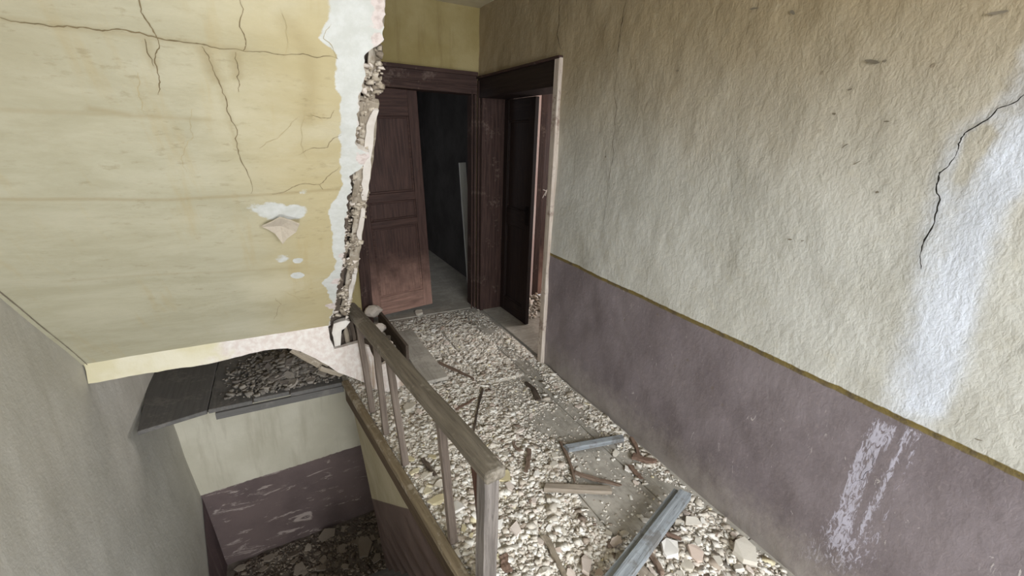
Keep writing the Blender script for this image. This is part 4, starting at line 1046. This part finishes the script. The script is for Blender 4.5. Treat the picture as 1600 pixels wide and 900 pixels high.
# notable ones, placed from what the photo shows: (pixel, size, kind, rotation, label)
NOTE = [((1165, 868), 0.125, 'W', 0.6, 'large flat white plaster slab lying against the purple wall'), ((1085, 868), 0.075, 'P', 1.2, 'pinkish plaster chunk in front of the white slab'),
        ((1047, 862), 0.085, 'W', 0.2, 'rounded white plaster lump right of the long grey batten'), ((1028, 835), 0.060, 'P', 2.1, 'pink plaster fragment close beside the long grey batten'),
        ((1062, 818), 0.055, 'W', 2.8, 'white plaster fragment under the wall end of the long batten'), ((1120, 880), 0.055, 'W', 0.3, 'white plaster fragment touching the near corner of the slab'),
        ((1075, 888), 0.06, 'W', 1.4, 'white plaster chip at the bottom edge before the slab'), ((1005, 868), 0.075, 'W', 1.9, 'pale wedge of plaster beside the splintered stick'),
        ((915, 887), 0.085, 'P', 0.9, 'brownish plaster chunk left of the long batten near the bottom'), ((962, 848), 0.06, 'P', 0.1, 'tan plaster block under the lower end of the long batten'),
        ((962, 708), 0.048, 'W', 0.5, 'white plaster chip just below the short blue-grey batten'), ((980, 732), 0.05, 'W', 1.5, 'white plaster chip between the short batten and brown slat'),
        ((932, 692), 0.05, 'W', 0.4, 'white plaster chip above the left end of the short batten'), ((868, 712), 0.06, 'W', 2.0, 'white plaster chip left of the thin brown splinter'),
        ((866, 728), 0.055, 'W', 0.1, 'white plaster chip just below another left of the splinter'), ((788, 748), 0.085, 'Y', 1.0, 'pale yellow plaster shard right of the handrail end'),
        ((796, 764), 0.06, 'P', 2.3, 'beige plaster shard tucked under the yellow shard'), ((648, 741), 0.060, 'Y', 0.3, 'bright yellow plaster chip lying by the landing edge'),
        ((663, 745), 0.045, 'W', 1.1, 'cream plaster chip right beside the bright yellow chip'), ((642, 719), 0.05, 'Y', 2.2, 'pale yellow plaster chip at the foot of the third baluster'),
        ((684, 785), 0.085, 'Y', 0.5, 'long cream yellow plaster shard left of the fourth baluster'), ((668, 770), 0.05, 'Y', 1.7, 'small yellow plaster chip behind the long cream shard'),
        ((708, 800), 0.10, 'W', 0.2, 'broad white plaster slab behind the fourth baluster'), ((640, 640), 0.11, 'W', 0.7, 'wide flat plaster piece on the rubble under the handrail'),
        ((805, 832), 0.075, 'P', 1.0, 'pinkish plaster block right of the newel post'), ((780, 822), 0.06, 'W', 0.4, 'white plaster block beside the newel post'),
        ((715, 865), 0.055, 'W', 0.9, 'white plaster lump at the foot of the fourth baluster'), ((775, 600), 0.05, 'W', 0.3, 'pale plaster piece in the middle of the fine rubble'),
        ((905, 635), 0.055, 'P', 0.4, 'tan plaster piece close to the purple wall near the doorway'), ((912, 637), 0.04, 'W', 1.4, 'small white plaster piece close to the purple wall near the doorway'),
        ((655, 490), 0.09, 'W', 0.8, 'white plaster piece at the foot of the far brown door'), ((636, 505), 0.08, 'W', 1.9, 'plaster piece left of the one at the far door'), ((770, 720), 0.07, 'P', 2.0, 'beige plaster shard behind the end of the handrail')]
KIND = {'W': chipW, 'Y': chipY, 'P': chipP, 'G': chipG}
taken = []
for k, (p, size, kd, rz, lab) in enumerate(NOTE):
    q = onz(p, 0.01)
    me = KIND[kd][k % len(KIND[kd])]
    put_chip(me, (q[0], q[1], ground(q[0], q[1]) + 0.004), size, rz, (random.uniform(-0.14, 0.14), random.uniform(-0.14, 0.14)), lab)
    taken.append((q[0], q[1], size))
LAND = [('beside the newel post', onz((790, 860))), ('behind the fourth baluster', onz((690, 790))), ('behind the third baluster', onz((650, 700))), ('beneath the middle of the handrail', onz((670, 640))),
        ('left of the grooved slat', onz((800, 755))), ('below the grooved slat', onz((880, 800))), ('left of the short batten', onz((850, 700))), ('between short batten and purple wall', onz((975, 705))),
        ('on the bare planks before the long batten', onz((960, 800))), ('left of the long batten near the bottom edge', onz((890, 880))), ('right of the long batten', onz((1060, 850))), ('at the foot of the purple wall before the slab', onz((1150, 890))),
        ('on the rubble halfway to the doorway', onz((800, 640))), ('beside the thin dark lath', onz((745, 650))), ('along the purple wall near the door casing', onz((900, 620))), ('before the far brown door', onz((690, 520))), ('before the side doorway', onz((790, 530))), ('around the wide dusty board', onz((690, 580)))]
LAND = [(a, (float(b[0]), float(b[1]))) for a, b in LAND]
rc = random.Random(99); cnt = 0; tries = 0
while cnt < 267 and tries < 20000:
    tries += 1
    y = 0.65 + 2.7 * rc.random() ** 1.7; x = rc.uniform(0.42, 1.58)
    if x < edge_x(min(max(y, 1.0), 2.78)) + 0.05: continue
    c = float(coverage(np.array([x]), np.array([y]))[0])
    near = (y < 1.15 and x > 1.1)
    if rc.random() > c * (0.55 + 0.6 * (vnoise(np.array(x * 5), np.array(y * 5), 97))) + (0.3 if near else 0.02): continue
    size = min(0.075, rc.lognormvariate(math.log(0.032 if not near else 0.042), 0.32))
    if any((x - a) ** 2 + (y - b) ** 2 < (0.42 * (size + s_)) ** 2 for a, b, s_ in taken): continue
    taken.append((x, y, size)); cnt += 1
    r_ = rc.random()
    kd = 'Y' if (x < 0.75 and y < 2.1 and r_ < 0.22) else 'P' if r_ < 0.34 else 'W'
    big = 'tiny' if size < 0.027 else 'small' if size < 0.036 else 'larger'
    where, _ = min(LAND, key=lambda t: (x - t[1][0]) ** 2 + (y - t[1][1]) ** 2)
    lab = big + {'Y': ' yellow painted', 'P': ' pinkish', 'W': ' white'}[kd] + ' plaster chip ' + where
    put_chip(rc.choice(KIND[kd]), (x, y, ground(x, y) + 0.003), size, rc.uniform(0, 6.28), (rc.gauss(0, 0.16), rc.gauss(0, 0.16)), lab, 'loose plaster chips ' + where)

# ---- rubble on the ledge ------------------------------------------------------------------
N = 3800
lx = rg.normal(-0.05, 0.17, N); ly = rg.normal(3.12, 0.16, N)
ok = (lx > -0.48) & (lx < 0.22) & (ly > 2.84) & (ly < 3.6); lx, ly = lx[ok], ly[ok]
def ledge_h(x, y): return 0.055 * np.exp(-(((x + 0.02) / 0.20) ** 2 + ((y - 3.20) / 0.20) ** 2))
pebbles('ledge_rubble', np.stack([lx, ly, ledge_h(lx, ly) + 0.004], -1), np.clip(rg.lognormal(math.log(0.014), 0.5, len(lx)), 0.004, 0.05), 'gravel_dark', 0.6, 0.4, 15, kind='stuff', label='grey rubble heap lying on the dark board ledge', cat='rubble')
gx, gy = np.meshgrid(np.linspace(-0.5, 0.23, 40), np.linspace(2.85, 3.6, 40), indexing='ij')
grid('ledge_dust', np.stack([gx, gy, ledge_h(gx, gy) - 0.008 + (fbm(gx * 20, gy * 20, 98, 3) - 0.5) * 0.012], -1), 'bed_ledge', kind='stuff', label='dust heap under the rubble on the board ledge', cat='rubble')
for k in range(26):
    x = rc.gauss(-0.06, 0.15); y = min(3.5, max(2.88, rc.gauss(3.05, 0.14)))
    if not -0.46 < x < 0.2: continue
    put_chip(rc.choice(chipG), (x, y, float(ledge_h(x, y)) + 0.004), rc.uniform(0.04, 0.09), rc.uniform(0, 6), (rc.gauss(0, 0.2), rc.gauss(0, 0.2)), 'dusty grey plaster fragment ' + ('at the front of' if y < 2.98 else 'on top of' if y < 3.15 else 'behind') + ' the ledge heap, ' + ('left part' if x < -0.15 else 'right part' if x > 0.03 else 'middle'), 'grey fragments on the board ledge')

# ---- rubble on the lower landing --------------------------------------------------------------
def low_z(x, y): return ZL + 0.03 * x + (fbm(np.asarray(x) * 6, np.asarray(y) * 6, 31, 4) - 0.5) * 0.05
N = 9000
ax_ = rg.uniform(-0.72, 0.60, N); ay_ = rg.uniform(2.75, YL - 0.03, N)
kp = rg.random(N) < 0.25 + 0.9 * (fbm(ax_ * 4, ay_ * 4, 33, 3) - 0.3); ax_, ay_ = ax_[kp], ay_[kp]
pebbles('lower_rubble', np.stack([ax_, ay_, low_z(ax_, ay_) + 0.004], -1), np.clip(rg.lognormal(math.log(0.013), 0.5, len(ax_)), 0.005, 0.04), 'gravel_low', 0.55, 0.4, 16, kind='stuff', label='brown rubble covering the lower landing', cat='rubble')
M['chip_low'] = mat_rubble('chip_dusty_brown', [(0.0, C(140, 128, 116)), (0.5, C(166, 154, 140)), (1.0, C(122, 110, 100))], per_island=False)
chipL = [chip_mesh('plaster_fragment', 620 + i, 'chip_low', 0.14) for i in range(6)]
for k, (p, size, rz, lab) in enumerate([((512, 832), 0.16, 0.5, 'large pale plaster slab on the lower landing below the wall'), ((573, 858), 0.20, 1.2, 'long plaster slab on the lower landing beside the stair panel'), ((420, 867), 0.10, 0.2, 'square plaster piece on the lower landing near the left corner'), ((537, 828), 0.08, 1.8, 'narrow plaster piece standing right of the large lower slab'), ((468, 890), 0.14, 0.9, 'plaster slab at the bottom edge of the lower landing')]):
    q = onz(p, ZL)
    put_chip(chipL[k], (q[0], min(q[1], YL - 0.1), float(low_z(q[0], q[1])) + 0.006), size, rz, (rc.uniform(-0.15, 0.15), rc.uniform(-0.15, 0.15)), lab)
def low_label(x, y, k):
    w_ = ('against the purple lower wall' if y > 3.36 else 'near the edge of the lower landing' if y < 3.02 else 'in the middle of the lower landing')
    h_ = ('left corner side' if x < -0.28 else 'stair panel side' if x > 0.15 else 'centre')
    return 'dusty brown plaster fragment ' + w_ + ', ' + h_, 'fragments ' + w_ + ', ' + h_
for k in range(45):
    x = rc.uniform(-0.7, 0.55); y = rc.uniform(2.85, YL - 0.08)
    put_chip(rc.choice(chipL), (x, y, float(low_z(x, y)) + 0.006), rc.uniform(0.04, 0.10), rc.uniform(0, 6), (rc.gauss(0, 0.15), rc.gauss(0, 0.15)), *low_label(x, y, k))

# ================================================================== WOOD DEBRIS ON THE LANDING
def deb(name, a, b, za, zb, w_, t_, mat, label, cat='wood', **kw):
    return beam(name, onz(a, za), onz(b, zb), w_, t_, mat, label=label, cat=cat, **kw)
# long moulded batten: two steps in one profile
def batten(name, pa, pb, w_, t_, mat, label, seed):
    m, L = basis(pa, pb)
    prof = [(-w_ / 2, 0), (w_ / 2, 0), (w_ / 2, t_ * 0.45), (w_ * 0.22, t_ * 0.55), (w_ * 0.14, t_), (-w_ / 2, t_)]
    r = random.Random(seed); bm = bmesh.new(); rings = []
    for i in range(9):
        f = i / 8
        rings.append([bm.verts.new((f * L + (r.uniform(-0.008, 0.008) if i in (0, 8) else 0), y + r.uniform(-1, 1) * 0.001, z - t_ / 2 + r.uniform(-1, 1) * 0.001)) for y, z in prof])
    n = len(prof)
    for a, b in zip(rings[:-1], rings[1:]):
        for j in range(n): bm.faces.new((a[j], a[(j + 1) % n], b[(j + 1) % n], b[j]))
    bm.faces.new(rings[0][::-1]); bm.faces.new(rings[-1])
    bmesh.ops.recalc_face_normals(bm, faces=bm.faces[:])
    o = link(name, from_bm(name, bm), mat, label=label, cat='batten'); o.matrix_world = m
    return o
batten('batten', onz((945, 928), 0.085), onz((1066, 770), 0.115), 0.078, 0.036, 'batten', 'long blue-grey moulded batten propped across the floor against the purple wall', 1)
batten('batten', onz((884, 699), 0.035), onz((973, 683), 0.040), 0.052, 0.026, 'batten', 'short blue-grey moulded batten lying near the purple wall', 2)
batten('batten', onz((851, 760), 0.035), onz((954, 764), 0.035), 0.050, 0.024, 'batten_brown', 'grey brown grooved slat lying in the middle of the rubble', 3)
D = [((876, 690), (898, 752), 0.02, 0.02, 0.016, 0.012, 'splinter', 'thin dark brown splinter running from short batten to slat'),
     ((896, 737), (970, 758), 0.025, 0.02, 0.022, 0.014, 'splinter', 'frayed brown splinter lying above the grooved slat'),
     ((985, 683), (997, 712), 0.03, 0.015, 0.022, 0.014, 'bark', 'curved reddish strip of rotten wood leaning on the purple wall'),
     ((990, 712), (1024, 722), 0.02, 0.015, 0.034, 0.022, 'bark', 'crumbling reddish lump of rotten wood by the purple wall'),
     ((754, 608), (738, 690), 0.025, 0.025, 0.014, 0.012, 'lath_dark', 'thin dark lath lying on the rubble right of the handrail'),
     ((684, 566), (741, 592), 0.022, 0.02, 0.026, 0.010, 'splinter', 'leaf-shaped brown wood sliver on the rubble beyond the handrail'),
     ((826, 702), (821, 738), 0.025, 0.025, 0.028, 0.014, 'splinter', 'short brown wood piece lying in the open rubble'),
     ((1008, 850), (1036, 898), 0.03, 0.03, 0.026, 0.018, 'splinter', 'splintered brown stick right of the long batten'),
     ((1030, 826), (1064, 842), 0.03, 0.03, 0.020, 0.014, 'bark', 'brown wood shard under the middle of the long batten'),
     ((976, 872), (1024, 912), 0.02, 0.02, 0.060, 0.024, 'batten_brown', 'grey board end poking out under the long batten'),
     ((850, 838), (885, 905), 0.025, 0.02, 0.026, 0.016, 'lath', 'grey weathered stick lying near the bottom left of the long batten'),
     ((985, 728), (1003, 748), 0.02, 0.02, 0.026, 0.010, 'bark', 'reddish bark flake on the bare plank below the short batten'),
     ((662, 718), (680, 742), 0.03, 0.02, 0.022, 0.012, 'lath_dark', 'dark rotten wood bit behind the third baluster'),
     ((785, 870), (798, 895), 0.02, 0.02, 0.040, 0.020, 'bark', 'brown wood block on the rubble right of the newel post'),
     ((842, 625), (822, 597), 0.02, 0.015, 0.035, 0.010, 'lath_dark', 'dark tuft of dirty fibres on the bare plank near the doorway'),
     ((815, 705), (802, 690), 0.02, 0.02, 0.022, 0.010, 'splinter', 'small brown wood chip left of the short wood piece'),
     ((712, 640), (742, 622), 0.02, 0.02, 0.020, 0.008, 'bark', 'dark reddish scrap beside the leaf-shaped sliver')]
for k, (a, b, za, zb, w_, t_, mt, lab) in enumerate(D):
    deb('wood_splinter', a, b, za, zb, w_, t_, mt, lab, seg=7, rough=0.28, taper=0.7, bevel=0.0015, seed=700 + k, split=0.012, bend=random.Random(k).uniform(-0.012, 0.012))
